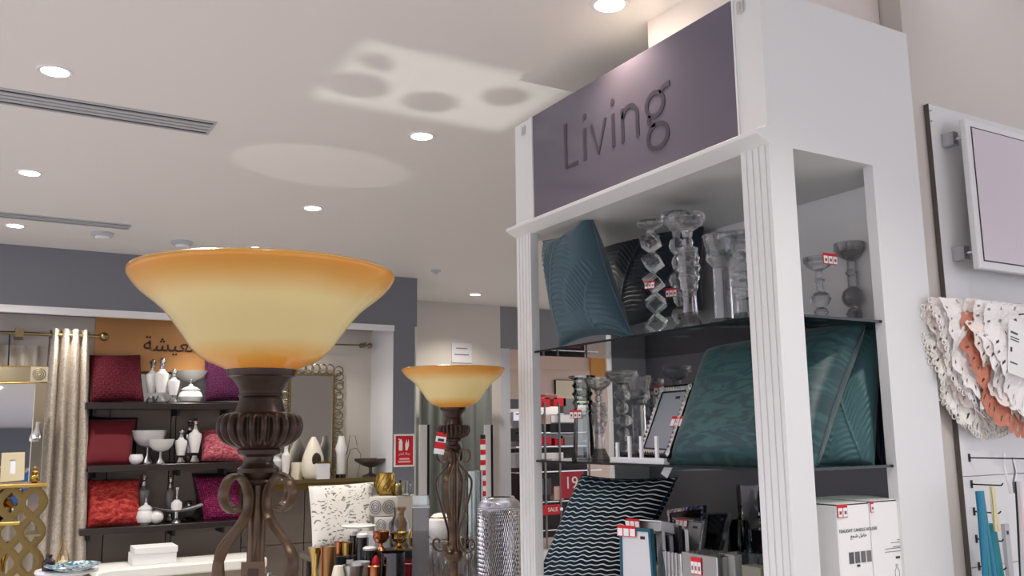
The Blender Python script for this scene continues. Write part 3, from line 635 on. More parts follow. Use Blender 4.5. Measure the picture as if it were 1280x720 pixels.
# ================================================================== TORCHIERE LAMPS
def amber():
    m = bpy.data.materials.new('amber_scavo_glass'); m.use_nodes = True; nt = m.node_tree; out = nt.nodes['Material Output']; nt.nodes.remove(nt.nodes['Principled BSDF'])
    tc = nt.nodes.new('ShaderNodeTexCoord'); sp = nt.nodes.new('ShaderNodeSeparateXYZ'); nt.links.new(tc.outputs['Object'], sp.inputs[0])
    mr = nt.nodes.new('ShaderNodeMapRange'); mr.inputs[1].default_value = 1.648; mr.inputs[2].default_value = 1.800; nt.links.new(sp.outputs[2], mr.inputs[0])
    nz = nt.nodes.new('ShaderNodeTexNoise'); nz.inputs['Scale'].default_value = 9; nt.links.new(tc.outputs['Object'], nz.inputs['Vector'])
    ad = nt.nodes.new('ShaderNodeMath'); ad.operation = 'MULTIPLY_ADD'; ad.inputs[1].default_value = .10; nt.links.new(nz.outputs[0], ad.inputs[0]); 
    sb = nt.nodes.new('ShaderNodeMath'); sb.operation = 'SUBTRACT'; sb.inputs[1].default_value = .05; nt.links.new(mr.outputs[0], sb.inputs[0]); nt.links.new(sb.outputs[0], ad.inputs[2])
    r = nt.nodes.new('ShaderNodeValToRGB'); nt.links.new(ad.outputs[0], r.inputs[0]); e = r.color_ramp.elements
    e[0].position = 0; e[0].color = (*lin((246, 180, 80)), 1); e[1].position = 1; e[1].color = (*lin((246, 184, 88)), 1)
    for pos, c in ((.12, (250, 206, 120)), (.28, (255, 242, 192)), (.66, (255, 242, 192)), (.84, (249, 206, 122))):
        k = e.new(pos); k.color = (*lin(c), 1)
    d = nt.nodes.new('ShaderNodeBsdfDiffuse'); t = nt.nodes.new('ShaderNodeBsdfTranslucent'); g = nt.nodes.new('ShaderNodeBsdfGlossy'); g.inputs['Roughness'].default_value = .15
    m1 = nt.nodes.new('ShaderNodeMixShader'); m1.inputs[0].default_value = .62; m2 = nt.nodes.new('ShaderNodeMixShader'); fr = nt.nodes.new('ShaderNodeFresnel'); fr.inputs[0].default_value = 1.35
    nt.links.new(r.outputs[0], d.inputs[0]); nt.links.new(r.outputs[0], t.inputs[0]); nt.links.new(d.outputs[0], m1.inputs[1]); nt.links.new(t.outputs[0], m1.inputs[2])
    nt.links.new(fr.outputs[0], m2.inputs[0]); nt.links.new(m1.outputs[0], m2.inputs[1]); nt.links.new(g.outputs[0], m2.inputs[2]); nt.links.new(m2.outputs[0], out.inputs[0])
    return m
def smooth_pts(p, n=3):
    out = []
    for i in range(len(p)-1):
        a, b, c, d = p[max(i-1, 0)], p[i], p[i+1], p[min(i+2, len(p)-1)]
        for k in range(n):
            t = k/n; out.append(tuple(.5*(2*b[j]+(c[j]-a[j])*t+(2*a[j]-5*b[j]+4*c[j]-d[j])*t*t+(3*b[j]-a[j]-3*c[j]+d[j])*t**3) for j in range(len(b))))
    return out+[p[-1]]
LA = -YAW-math.radians(28)
lamp = thing('torchiere_lamp', 'big torchiere floor lamp in front with amber bowl shade on dark bronze urn stem', 'floor lamp', (.362, 1.37, 0), LA, 'amber torchiere floor lamps')
sh = [(.050, 1.648), (.058, 1.653), (.078, 1.661), (.0915, 1.669), (.104, 1.682), (.1155, 1.699), (.1265, 1.714), (.136, 1.727), (.146, 1.739), (.157, 1.749), (.170, 1.759), (.183, 1.770), (.193, 1.781), (.199, 1.790), (.2005, 1.796), (.198, 1.800)]
MB().lathe(sh+[(r-.004, z+.002) for r, z in reversed(sh[1:-2])]+[(.044, 1.652)], n=96, cap=False).build('shade', amber(), lamp, 2)
MB().lathe([(.02, 1.63), (.05, 1.640), (.053, 1.650), (.0525, 1.653), (.050, 1.655), (.045, 1.648), (.02, 1.645)], n=48).build('shade_holder', bronze, lamp, True)
MB().lathe([(.051, 1.648), (.047, 1.640), (.038, 1.630), (.032, 1.620), (.031, 1.614), (.033, 1.613), (.0335, 1.610), (.031, 1.607), (.033, 1.600), (.036, 1.590), (.040, 1.582)], n=48).build('neck', bronze, lamp, True)
FL = lambda z: max(0, min(1, (1.584-z)/.008))*max(.3, min(1, (z-1.53)/.015))
MB().lathe(smooth_pts([(.040, 1.586), (.054, 1.583), (.0615, 1.576), (.064, 1.566), (.0625, 1.556), (.057, 1.546), (.047, 1.538), (.033, 1.532)], 4), n=176, flute=(22, .17, FL)).build('fluted_urn', bronze, lamp, 2)
MB().lathe([(.028, 1.535), (.032, 1.530), (.031, 1.524), (.022, 1.520), (.021, 1.513), (.024, 1.508), (.030, 1.503), (.031, 1.497), (.027, 1.491), (.022, 1.487), (.024, 1.483), (.022, 1.480), (.016, 1.478)], n=40).build('collar', bronze, lamp, True)
MB().lathe([(.013, 1.15), (.013, 1.480)], n=20).build('cage_rod', strapm, lamp, True)
P_ = [(.037, 1.444), (.049, 1.444), (.058, 1.453), (.0625, 1.468), (.058, 1.483), (.047, 1.491), (.034, 1.490), (.024, 1.481), (.018, 1.468), (.0165, 1.452), (.020, 1.436), (.030, 1.421), (.046, 1.404), (.060, 1.388), (.067, 1.371), (.066, 1.350), (.060, 1.322), (.050, 1.288), (.038, 1.25), (.027, 1.215), (.021, 1.19), (.020, 1.165), (.024, 1.142), (.034, 1.122), (.050, 1.113), (.066, 1.118), (.076, 1.132), (.076, 1.148), (.066, 1.158), (.055, 1.153), (.053, 1.143)]
for k in range(4):
    a = PI/2*k; MB().tube([(r*1.1*math.cos(a), r*1.1*math.sin(a), z) for r, z in smooth_pts(P_)], .0072, 8, flat=(1.4, .52), ref=(-math.sin(a), math.cos(a), 0)).build('scroll_strap', strapm, lamp, True)
MB().lathe([(.012, 1.07), (.026, 1.078), (.036, 1.092), (.038, 1.104), (.032, 1.115), (.018, 1.122), (.012, 1.16)], n=32).build('ball', strapm, lamp, True)
MB().lathe([(.018, .16), (.018, 1.08)], n=24).build('pole', strapm, lamp, True)
MB().lathe([(.15, 0), (.15, .015), (.13, .03), (.08, .045), (.05, .08), (.04, .12), (.024, .15), (.02, .17)], n=48).build('base', bronze, lamp, True)
lamp2 = copy_tree(lamp, (1.561, 3.10, 0), LA+.15, 'smaller looking torchiere lamp standing farther back beside the display unit with price tag')
lc = thing('swing_tag', 'small brown leather swing tag hanging inside the scroll cage of the big lamp', 'tag', (.362, 1.37, 0), -YAW)
MB().box(.002, .035, -.078, -.0765, 1.352, 1.377).build('card', M('tag_leather', (92, 70, 50), .5), lc)
MB().box(.012, .026, -.0795, -.078, 1.358, 1.368).build('print', bronze, lc); MB().tube([(.018, -.0772, 1.377), (.015, -.05, 1.40), (.01, -.02, 1.43)], .0007, 5).build('cord', blackm, lc)
tl = price_tag(lamp2, (0, 0, 0)); bpy.data.objects.remove(tl.children[0]); bpy.data.objects.remove(tl.children[0]); bpy.data.objects.remove(tl)
tq = thing('hanging_price_tag', 'red and white folded price tag hanging from the urn of the farther lamp', 'price tag', Vector((1.561, 3.10, 0))+Vector((-RT.x*.050-.03, -RT.y*.050-.045, 1.475)), (0, .16, -YAW+.3))
for z0, z1, m_ in ((0, .02, paper), (.02, .045, redc), (.045, .066, paper), (.066, .082, redc)): MB().box(-.02, .02, -.001, .001, z0, z1).build('card', m_, tq)
MB().box(-.012, .012, -.002, -.001, .048, .058).build('print', ink, tq); MB().tube([(0, 0, .082), (.02, 0, .09), (.06, .03, .1)], .0008, 5).build('cord', ink, tq)

# ================================================================== RIGHT WALL
wp = thing('slatwall_panel', 'white slatwall panel with dark left edge on the right wall', 'panel', (2.60, 1.72, 0))
for z0, z1 in ((0, 1.13), (1.132, 1.40), (1.402, 2.60)): MB().box(0, 2.2, -.016, -.001, z0, z1).build('panel_board', unitw, wp)
MB().box(-.002, 0, -.017, -.001, 0, 2.6).build('edge_strip', M('shadow_gap', (90, 82, 78), .7), wp)
for z in (2.575, 2.54): MB().lathe([(.004, 0), (.004, .002)], n=10).build('screw', grey, wp).location = (.006, -.017, z)
fb = thing('framed_board', 'white framed board with thin black inner line mounted on the right wall', 'board', (3.05, 1.632, 2.29))
MB().box(-.385, .385, -.008, .014, -.247, .247).build('frame', unitw, fb, bevel=.003)
MB().box(-.36, .36, -.0095, -.008, -.222, .222).build('inner_line', black, fb); MB().box(-.356, .356, -.011, -.009, -.218, .218).build('face', M('violet_white_face', (206, 198, 206), .3), fb)
for z in (.19, -.19):
    MB().box(-.398, -.37, .03, .072, z-.022, z+.022).build('bracket', silver, fb); MB().tube([(-.38, .05, z), (-.37, .012, z)], .007, 8).build('peg', silver, fb)

# hooks on the panel
def peg(x, z, L, label):
    o = thing('wall_hook', label, 'hook', (x, 1.704, z), 0, 'black hooks on the slatwall')
    MB().box(-.004, .004, -.003, 0, -.012, .012).build('plate', blackm, o); MB().tube([(0, -.002, 0), (0, -L, 0), (0, -L-.006, .006)], .0022, 8).build('arm', blackm, o)
peg(2.642, 1.457, .26, 'longest black hook arm just under the lace doilies')
peg(2.641, 1.377, .095, 'second black hook from the top, bare, above the blue cords')
peg(2.641, 1.295, .08, 'third black hook from the top, behind the blue cords'); peg(2.640, 1.214, .08, 'fourth black hook from the top, behind the blue cords'); peg(2.640, 1.133, .08, 'lowest black hook seen, at the bottom edge of the picture')
peg(2.80, 1.90, .16, 'hook hidden behind the lace doilies that carries them')
# lace doilies
lace_w = M('white_lace_cotton', (246, 243, 240), .7, bump=(180, .5)); lace_p = M('blush_lace_cotton', (246, 234, 226), .7, bump=(180, .5)); lace_c = M('coral_lace_cotton', (204, 132, 108), .7, bump=(180, .5)); lace_s = M('ivory_openwork_cotton', (240, 237, 228), .7, bump=(180, .5))
def doily(i, y, px_left, mat, label, rz_, open_=0, top=378):
    q = AY(px_left, 470, y); zt_ = AY(px_left+60, top, y).z; rx = .27
    o = thing('lace_doily', label, 'doily', (q.x+rx, y, zt_), 0, 'lace doilies hanging on one hook')
    ph = random.uniform(0, 6)
    def fn(u, v):
        th = PI+PI*u; sc = 1+.045*abs(math.sin(19*th+ph)) if v > .9 else 1
        rr = v*sc
        x = rx*rr*math.copysign(abs(math.cos(th))**.9, math.cos(th)); z = rz_*rr*math.sin(th)
        yy = .011*math.sin(9*th+ph)*rr+.004*math.sin(23*th+2*ph)*rr+.003*math.sin(17*rr+ph)+.0022*math.sin(61*th)*math.sin(43*rr)
        return (x, yy, z+.02*(1-abs(math.cos(th)))*0)
    k1, k2 = 34+i, 22+i
    def keep(u, v):
        th = PI+PI*u
        if .90 < v < .96: return math.sin(k1*th*1.6) < .82
        if open_ and .66 < v < .80: return math.sin(k2*th)*math.sin(60*v) < .45
        if .70 < v < .74: return math.sin(k1*th) < .8
        if .45 < v < .49: return math.sin(k2*th) < .8
        return True
    MB().grid(150, 44, fn, keep).build('cloth', mat, o, 2, clean=True)
    if i not in (0, 1, 3): return o
    ed = MB()
    for k in range(52):
        th = PI+PI*(k+.5)/52; x = rx*1.03*math.copysign(abs(math.cos(th))**.9, math.cos(th)); z = rz_*1.03*math.sin(th)
        ed.ring((x, .011*math.sin(9*th+ph)+.004*math.sin(23*th+2*ph), z), .0085, .0020, 'y', 10, 4)
    e = ed.build('loop_edging', mat, o, 2); e['kind'] = 'stuff'
    return o
for i, (y, pl, mt, rz_, op, top, lb) in enumerate((
        (1.692, 1156, lace_w, .36, 0, 392, 'rearmost white lace doily nearest the wall, leftmost of the hanging bunch'),
        (1.680, 1163, lace_s, .395, 1, 386, 'ivory openwork doily with big loops, second from the left in the bunch'),
        (1.666, 1172, lace_p, .36, 0, 380, 'blush tinted lace doily, third from the left in the hanging bunch'),
        (1.653, 1178, lace_w, .35, 0, 378, 'white lace doily with flower holes left of the coral one'),
        (1.640, 1188, lace_w, .36, 0, 378, 'fine white lace doily directly touching the coral one on its left'),
        (1.626, 1211, lace_c, .37, 0, 396, 'coral coloured lace doily in the middle of the hanging bunch'),
        (1.612, 1219, lace_p, .36, 0, 380, 'blush white doily directly in front of the coral one'),
        (1.599, 1230, lace_w, .36, 0, 382, 'white lace doily second from the front of the bunch'),
        (1.586, 1243, lace_w, .37, 0, 386, 'frontmost white lace doily carrying a printed paper card'))):
    fd = doily(i, y, pl, mt, lb, rz_, op, top)
q = AY(1268, 436, 1.57)
cdt = MB().box(-.05, .05, -.001, .001, -.085, .085).build('paper_card', paper, fd); cdt.location = q+Vector((.02, 0, 0))-fd.location; cdt.rotation_euler = (0, .2, 0)
for z, w_, h_ in ((.045, .03, .003), (.03, .036, .0015), (.022, .036, .0015), (-.01, .007, .007), (-.05, .03, .002)): MB().box(-.042, -.042+w_*1.2, -.0022, -.001, z-h_, z+h_).build('card_print', ink, cdt)
# tie-back cords
def cords(name, label, cat, px0, py0, px1, py1, y, mats, wd, n, r=.006):
    a, b2 = AY(px0, py0, y), AY(px1, py1, y); o = thing(name, label, cat, b2)
    for i in range(n):
        f_ = (i/(n-1)-.5) if n > 1 else 0; pts = []
        for k in range(9):
            t = k/8; c = a.lerp(b2, t)-b2; pts.append((c.x+f_*wd*(.25+t*.75)+.002*math.sin(5*t+i), c.y+.004*((i % 2)*2-1), c.z))
        MB().tube(pts, r, 7, flat=(1.3, .8)).build('cord', mats[i % len(mats)], o, True)
    return o
bl = M('petrol_blue_cord', (22, 118, 152), .5); bl2 = M('teal_cord', (30, 128, 140), .5); yl = M('pale_yellow_cord', (218, 212, 168), .6); pk = M('pale_pink_cord', (226, 200, 196), .6)
cords('tieback_cord', 'petrol blue curtain tie-back cords hanging on the lower hooks', 'cord', 1224, 614, 1240, 760, 1.60, [bl, bl, bl2], .05, 5, .007)
cords('tieback_cord', 'teal cord bundle behind the petrol blue ones, cut by the picture edge', 'cord', 1238, 655, 1254, 760, 1.625, [bl2], .03, 3, .009)
cords('tieback_cord', 'short pale yellow cord beside the petrol blue tie-backs', 'cord', 1239, 608, 1246, 664, 1.60, [yl], .012, 3, .004)
cords('tieback_cord', 'pale pink and white cords at the right picture edge with one black strand', 'cord', 1272, 602, 1284, 760, 1.58, [lgrey, blackm, pk, lgrey, pk, M('ivory_cord', (226, 222, 212), .6)], .04, 6, .005)
q = AY(1258, 676, 1.66); pb = thing('packet', 'clear plastic packet hanging between blue cords and the pink ones', 'packet', q)
MB().box(-.012, .012, -.006, .006, -.12, .05).build('sleeve', lgrey, pb); MB().box(-.004, .004, -.008, -.006, .02, .03).build('hang_hole', ink, pb)
q = AY(1262, 604, 1.6); hk = thing('clothes_hanger', 'pale curved hanger hook above the pink cords', 'hanger', q)
MB().tube([(-.012, 0, .09), (-.02, 0, .05), (-.008, 0, .01), (0, 0, -.03)], .004, 8).build('hook', white, hk, True); MB().tube([(.03, 0, .075), (.035, 0, .03), (.02, 0, 0), (.02, 0, -.03)], .004, 8).build('hook', silver, hk, True)
# ================================================================== FAR SHELF DISPLAY
DX0, DX1 = AY(104, 500, 7.75).x, AY(330, 500, 7.75).x
for z, lb, px0 in ((1.828, 'top dark wall shelf with the maroon and purple pillows', 107), (1.338, 'middle dark wall shelf with the plain crimson and pink pillows', 116), (.862, 'lowest dark wall shelf with the coral ruffled pillow', 110)):
    o = thing('wall_shelf', lb, 'shelf', (AY(px0, 500, 7.75).x, 8.05, z), 0, 'dark wall shelves of the far display')
    L = DX1-o.location.x
    MB().box(0, L, -.32, 0, -.05, 0).build('board', darkwood, o, bevel=.004)
    for x in (.06, L/2, L-.3): MB().box(x, x+.02, -.25, 0, -.1, -.05).build('bracket', blackm, o)
SH = {1: 1.829, 2: 1.339, 3: .863}
def fabric(name, c1, c2, scale, rough=.8, kind='knit'):
    m = M(name, c1, rough, sheen=.05, spec=.25); nt = m.node_tree; b = nt.nodes['Principled BSDF']; tc = nt.nodes.new('ShaderNodeTexCoord')
    v = nt.nodes.new('ShaderNodeTexVoronoi') if kind == 'knit' else nt.nodes.new('ShaderNodeTexNoise')
    mp = nt.nodes.new('ShaderNodeMapping'); mp.inputs['Scale'].default_value = (1, 1, 1) if kind == 'knit' else (1, 1.8, 1)
    v.inputs['Scale'].default_value = scale
    if kind != 'knit': v.inputs['Distortion'].default_value = 1.5
    else: v.inputs['Randomness'].default_value = .35
    r = nt.nodes.new('ShaderNodeValToRGB'); r.color_ramp.elements[0].color = (*lin(c2 if kind == 'knit' else c1), 1); r.color_ramp.elements[1].color = (*lin(c1 if kind == 'knit' else c2), 1)
    r.color_ramp.elements[0].position = .1 if kind == 'knit' else .4; r.color_ramp.elements[1].position = .45 if kind == 'knit' else .65
    nt.links.new(tc.outputs['UV'], mp.inputs[0]); nt.links.new(mp.outputs[0], v.inputs['Vector']); nt.links.new(v.outputs[0], r.inputs[0]); nt.links.new(r.outputs[0], b.inputs['Base Color'])
    bp = nt.nodes.new('ShaderNodeBump'); bp.inputs['Strength'].default_value = .6; bp.inputs['Distance'].default_value = .012; bp.invert = kind == 'knit'
    nt.links.new(v.outputs[0], bp.inputs['Height']); nt.links.new(bp.outputs[0], b.inputs['Normal'])
    return m
def far_pillow(name, label, quad, ys, mat, thick=.14, relief=None, n=32):
    return pillow(name, label, [AY(x, y, Y) for (x, y), Y in zip(quad, ys)], thick, mat, 'pillows on the far dark shelves', relief, n, .04)
YF = (7.98, 7.98, 7.84, 7.84)
far_pillow('maroon_pillow', 'deep maroon textured pillow at the left of the top dark shelf', ((110, 444), (175, 444), (180, 502), (113, 503)), YF, fabric('maroon_knit', (76, 10, 26), (112, 30, 44), 26), .14, lambda u, v: .006*math.sin(60*u)*math.sin(60*v), 70)
far_pillow('purple_pillow', 'dark purple textured pillow behind the bowl of the big lamp', ((256, 448), (308, 452), (306, 501), (257, 502)), YF, fabric('purple_knit', (60, 10, 46), (104, 40, 84), 24), .13, lambda u, v: .006*math.sin(60*u)*math.sin(60*v), 60)
far_pillow('crimson_pillow', 'smooth crimson velvet pillow at the left of the middle dark shelf', ((104, 524), (170, 524), (163, 581), (102, 583)), YF, M('crimson_velvet', (112, 12, 30), .7, sheen=.2), .11)
far_pillow('black_pillow', 'black pillow edge standing behind the crimson and pink pillows', ((105, 520), (172, 522), (170, 575), (110, 580)), (8.03, 8.03, 7.98, 7.98), blackm, .06)
far_pillow('pink_pillow', 'shiny pink crushed pillow on the middle shelf beside the lamp urn', ((252, 538), (306, 532), (304, 577), (252, 576)), YF, fabric('pink_crushed_satin', (168, 62, 78), (214, 132, 138), 9, .35, 'noise'), .15, lambda u, v: .012*math.sin(31*u+5*math.sin(9*v))*math.sin(27*v+3*u), 70)
far_pillow('coral_pillow', 'red and coral ruffled pillow at the left of the lowest dark shelf', ((108, 600), (174, 599), (176, 656), (110, 659)), YF, fabric('coral_ruffle', (160, 34, 36), (206, 84, 72), 8, .45, 'noise'), .15, lambda u, v: .014*math.sin(38*v+4*math.sin(7*u)) if v < .62 else 0, 70)
far_pillow('magenta_pillow', 'magenta sequinned pillow on the lowest shelf behind the lamp scrolls', ((243, 597), (300, 595), (300, 650), (256, 651)), YF, fabric('magenta_sequin', (104, 10, 58), (184, 70, 126), 22), .14, lambda u, v: .008*math.sin(50*v+2*math.sin(20*u)), 60)
far_pillow('dark_plum_pillow', 'blackish plum pillow standing behind the magenta one', ((240, 592), (296, 590), (296, 645), (248, 646)), (8.03, 8.03, 7.97, 7.97), M('plum_velvet', (44, 14, 28), .7), .06)
def P2(px, Y, z): return Vector((AY(px, 540, Y).x, Y, z))
BOT = [(.55, 0), (.6, .03), (.5, .08), (.62, .14), (.8, .4), (1, .72), (.95, .82), (.5, .9), (.3, 1)]
def bottle(label, px, Y, row, top, r, g='white ornate bottles of the far shelves', mat=None, body=None):
    p = P2(px, Y, SH[row]); h = hz(p, px, top)-p.z
    return stand('ornate_bottle', label, 'bottle', p, [('foot', scaled([(.8, 0), (.9, .2), (.5, .8), (.45, 1)], r, 0, h*.16), silver, 8, False), ('body', scaled(body or BOT[3:], r, h*.14, h*.62), mat or porc, 16, True),
        ('neck', scaled([(.35, 0), (.3, .3), (.42, .45), (.28, .6), (.45, .8), (.7, 1)], r, h*.74, h*.2), silver, 12, True), ('stopper', scaled(BEAD, r*.35, h*.92, h*.08), silver, 10, True)], g)
bottle('tall white ornate bottle nearest the maroon pillow', 187, 7.92, 1, 449, .055)
bottle('tallest white ornate bottle with silver neck in the middle of the three', 199, 7.84, 1, 447, .058)
bottle('shorter white ornate bottle with curved body next to the lidded jar', 214, 7.82, 1, 461, .05)
def lidjar(label, px, Y, row, top, r):
    p = P2(px, Y, SH[row]); h = hz(p, px, top)-p.z
    return stand('lidded_jar', label, 'jar', p, [('body', scaled([(.4, 0), (.45, .08), (.8, .15), (1, .5), (.85, .85), (.6, 1)], r, 0, h*.56), porc, 20, True), ('lid', scaled([(.66, 0), (.8, .15), (.5, .5), (.2, .7), (.12, 1)], r, h*.54, h*.28), porc, 20, True), ('finial', scaled(BEAD, r*.12, h*.8, h*.2), silver, 10, True)])
lidjar('squat white lidded jar on the top shelf beside the purple pillow', 236, 7.84, 1, 475, .10)
def bowl(name, label, px, Y, z, top, r, mat, stem=True, sq=1):
    p = P2(px, Y, z); h = hz(p, px, top)-p.z
    parts = []
    if stem: parts = [('foot', scaled([(.4, 0), (.38, .12), (.12, .5), (.1, 1)], r, 0, h*.5), silver, 20, True), ('bowl', scaled([(.1, 0), (.55, .15), (.85, .5), (1, 1), (.96, 1), (.8, .55), (.5, .25)], r, h*.48, h*.52), mat, 24, True)]
    else: parts = [('bowl', scaled([(.5, 0), (.9, .3), (1, .65), (.85, 1), (.75, .95), (.8, .6)], r, 0, h), mat, 24, True)]
    return stand(name, label, 'bowl', p, parts)
q = P2(228, 8.0, SH[1]); h = hz(q, 236, 464)-q.z
stand('footed_bowl', 'wide frosted bowl on a tall foot behind the white lidded jar', 'bowl', P2(236, 7.98, SH[1]), [('foot', scaled([(.35, 0), (.1, .2), (.08, 1)], .2, 0, h*.65), silver, 16, True), ('bowl', scaled([(.1, 0), (.8, .5), (1, 1), (.95, 1), (.7, .55)], .145, h*.62, h*.38), fros, 24, True)])
# middle row
bowl('footed_bowl', 'large frosted footed bowl at the back of the middle shelf', 186, 7.96, SH[2], 538, .145, fros)
bowl('footed_bowl', 'smaller frosted footed bowl in front on the middle shelf', 202, 7.82, SH[2], 549, .105, fros)
bowl('bowl', 'tiny white knobbly bowl beside the crimson pillow', 172, 7.80, SH[2], 568, .055, porc, False)
bottle('shorter white bottle with silver foot on the middle shelf', 227, 7.82, 2, 536, .05)
bottle('taller white bottle with silver foot on the middle shelf', 244, 7.84, 2, 523, .055)
bottle('dim silver bottle behind the two white ones on the middle shelf', 237, 7.96, 2, 524, .045, mat=silver)
# lower row
GB = M('smoky_clear_glass', (120, 118, 115), .1)
bottle('smoky ribbed glass bottle with silver neck behind the white knobbly jar', 183, 7.96, 3, 591, .05, 'smoky bottles of the lowest shelf', GB)
bottle('slim smoky bottle behind the white curved tray', 216, 7.96, 3, 595, .035, 'smoky bottles of the lowest shelf', GB)
bottle('dark wide smoky bottle behind the curved tray near the magenta pillow', 240, 7.98, 3, 625, .07, 'smoky bottles of the lowest shelf', GB)
lidjar('knobbly white jar with silver spike lid on the lowest shelf', 187, 7.84, 3, 622, .075)
p = P2(201, 7.82, SH[3]); tag(MB().ball((0, 0, .055), .055, 18).build('deco_ball', porc, None, True), 'white knobbly ball beside the spiked jar', 'ornament').location = p
p = P2(225, 7.84, SH[3]); zt_ = hz(p, 224, 636)-p.z
o = thing('curved_tray', 'white curved tray on a silver foot on the lowest shelf', 'tray', p)
MB().grid(16, 4, lambda u, v: ((u-.5)*.40, (v-.5)*.13, zt_+.16*(u-.5)**2-.02)).grid(16, 4, lambda u, v: ((u-.5)*.40, (v-.5)*.13, zt_+.16*(u-.5)**2-.008)).build('plate', porc, o, True)
MB().lathe(scaled([(1, 0), (.8, .15), (.3, .4), (.3, 1)], .05, 0, zt_-.018), n=20).build('foot', silver, o, True)
p2 = Vector((p.x, p.y, p.z+zt_-.008)); h = hz(p2, 225, 609)-p2.z
stand('perfume_bottle', 'little white flower bottle with silver neck standing on the curved tray', 'bottle', p2, [('body', scaled([(.8, 0), (1, .3), (.95, .7), (.4, 1)], .045, 0, h*.45), porc, 16, True), ('neck', scaled([(.4, 0), (.3, .3), (.5, .7), (1, 1)], .022, h*.43, h*.57), silver, 14, True)])
# white bench with boxes below
z0 = AY(230, 705, 7.55).z
o = thing('bench', 'long white upholstered bench with rounded end under the far shelves', 'bench', (AY(116, 705, 7.5).x, 7.62, 0))
L = AY(330, 700, 7.5).x-o.location.x
pts = [(.0, z0-.04), (.01, z0-.01), (.04, z0+.012), (.1, z0+.02), (L, z0+.02), (L, z0-.06), (.06, z0-.06), (.02, z0-.055)]
MB().prism(pts, -.22, .22, 'y').build('cushion', M('white_upholstery', (240, 238, 230), .6), o, bevel=.012)
MB().box(.05, L, -.2, .2, z0-.11, z0-.06).build('rail', M('champagne_rail', (160, 150, 132), .35, .5), o)
for x in (.5, 1.3):
    for y in (-.18, .18): MB().tube([(x, y, z0-.1), (x-.03, y, 0)], .018, 8).build('leg', silver, o)
for x in (.72, 1.02, 1.32): MB().add([(x-.05, -.203, z0-.16), (x, -.203, z0-.11), (x+.05, -.203, z0-.16), (x, -.203, z0-.21), (x-.05, -.19, z0-.16), (x, -.19, z0-.11), (x+.05, -.19, z0-.16), (x, -.19, z0-.21)], [(0, 1, 2, 3), (7, 6, 5, 4)]).build('diamond_trim', silver, o)
xa, xb_ = AY(164, 690, 7.6).x, AY(218, 690, 7.6).x; zb = z0+.021
box_thing('white_box', 'lower white flat box on the bench', 'box', xa, xb_, 7.5, 7.75, zb, AY(190, 692, 7.5).z, paper, 'white boxes on the bench')
zz = AY(190, 692, 7.5).z
box_thing('white_box', 'upper white flat box stacked on the bench', 'box', xa+.01, xb_+.005, 7.49, 7.74, zz+.001, AY(190, 684, 7.5).z, paper, 'white boxes on the bench')

# ================================================================== CURTAIN, ROD, GOLD MIRROR, ETAGERE
Yc = 7.86
rod = thing('curtain_rod', 'brass curtain rod with ball finial across the left recess', 'rod', AY(60, 418, Yc))
a = AY(-120, 413, Yc)-rod.location; b2 = AY(125, 422.5, Yc)-rod.location
a.z = b2.z = 0
MB().tube([a, b2], .014, 10).build('pole', oldgold, rod, True); MB().ball(tuple(b2+Vector((.03, 0, 0))), .036, 14).build('finial', oldgold, rod, True)
c = AY(24, 417, Yc)-rod.location; c.z = 0
MB().box(c.x-.03, c.x+.03, -.02, .24, -.03, .04).build('bracket', oldgold, rod)
cz0, cz1 = .45, rod.location.z+.045
cu = thing('curtain', 'cream patterned curtain hanging in deep folds from the brass rod', 'curtain', (AY(85, 560, Yc).x, Yc, 0))
def cf(u, v):
    z = cz0+(cz1-cz0)*v
    top = (AY(60, 430, Yc).x, AY(111, 430, Yc).x); bot = (AY(40, 700, Yc).x, AY(108, 700, Yc).x)
    k = (v)**1.0
    xl, xr = bot[0]*(1-k)+top[0]*k, bot[1]*(1-k)+top[1]*k
    fold = math.sin(u*2*PI*4+.6)
    return (xl+(xr-xl)*(u+.02*math.sin(u*2*PI*4+2))-cu.location.x, .06*fold*(.75+.25*v)+.01*math.sin(6*v+9*u), z)
cm = fabric('cream_jacquard', (222, 212, 198), (188, 176, 160), 34, .6, 'noise')
cb = MB(); cb.grid(120, 40, cf); c = cb.build('cloth', cm, cu, 2)
uv = c.data.uv_layers.new(name='UVMap')
for lp in c.data.loops: i = lp.vertex_index; uv.data[lp.index].uv = ((i % 121)/120*1.2, (i//121)/40*1.6)
for k in range(8):
    u = (k+.5)/8; x, y, z = cf(u, .965); MB().ring((x, y*.3, rod.location.z), .026, .005, 'x', 14, 6).build('grommet', oldgold, cu, True)
# pale panel curtain behind
cu2 = thing('sheer_curtain', 'plain taupe sheer panel hanging behind the gold mirror', 'curtain', (AY(45, 560, 7.98).x, 7.98, 0))
x0_, x1_ = AY(-60, 560, 7.98).x-cu2.location.x, AY(70, 560, 7.98).x-cu2.location.x
MB().grid(80, 6, lambda u, v: (x0_+(x1_-x0_)*u, .018*math.sin(u*50), .3+1.98*v)).build('cloth', M('taupe_sheer', (196, 186, 172), .8), cu2, 2)
MB().tube([(AY(12, 420, Yc).x-cu2.location.x, -.1, rod.location.z-.01), (AY(11, 456, Yc).x-cu2.location.x, -.1, AY(11, 472, Yc).z)], .006, 6).build('pull_rod', blackm, cu2)
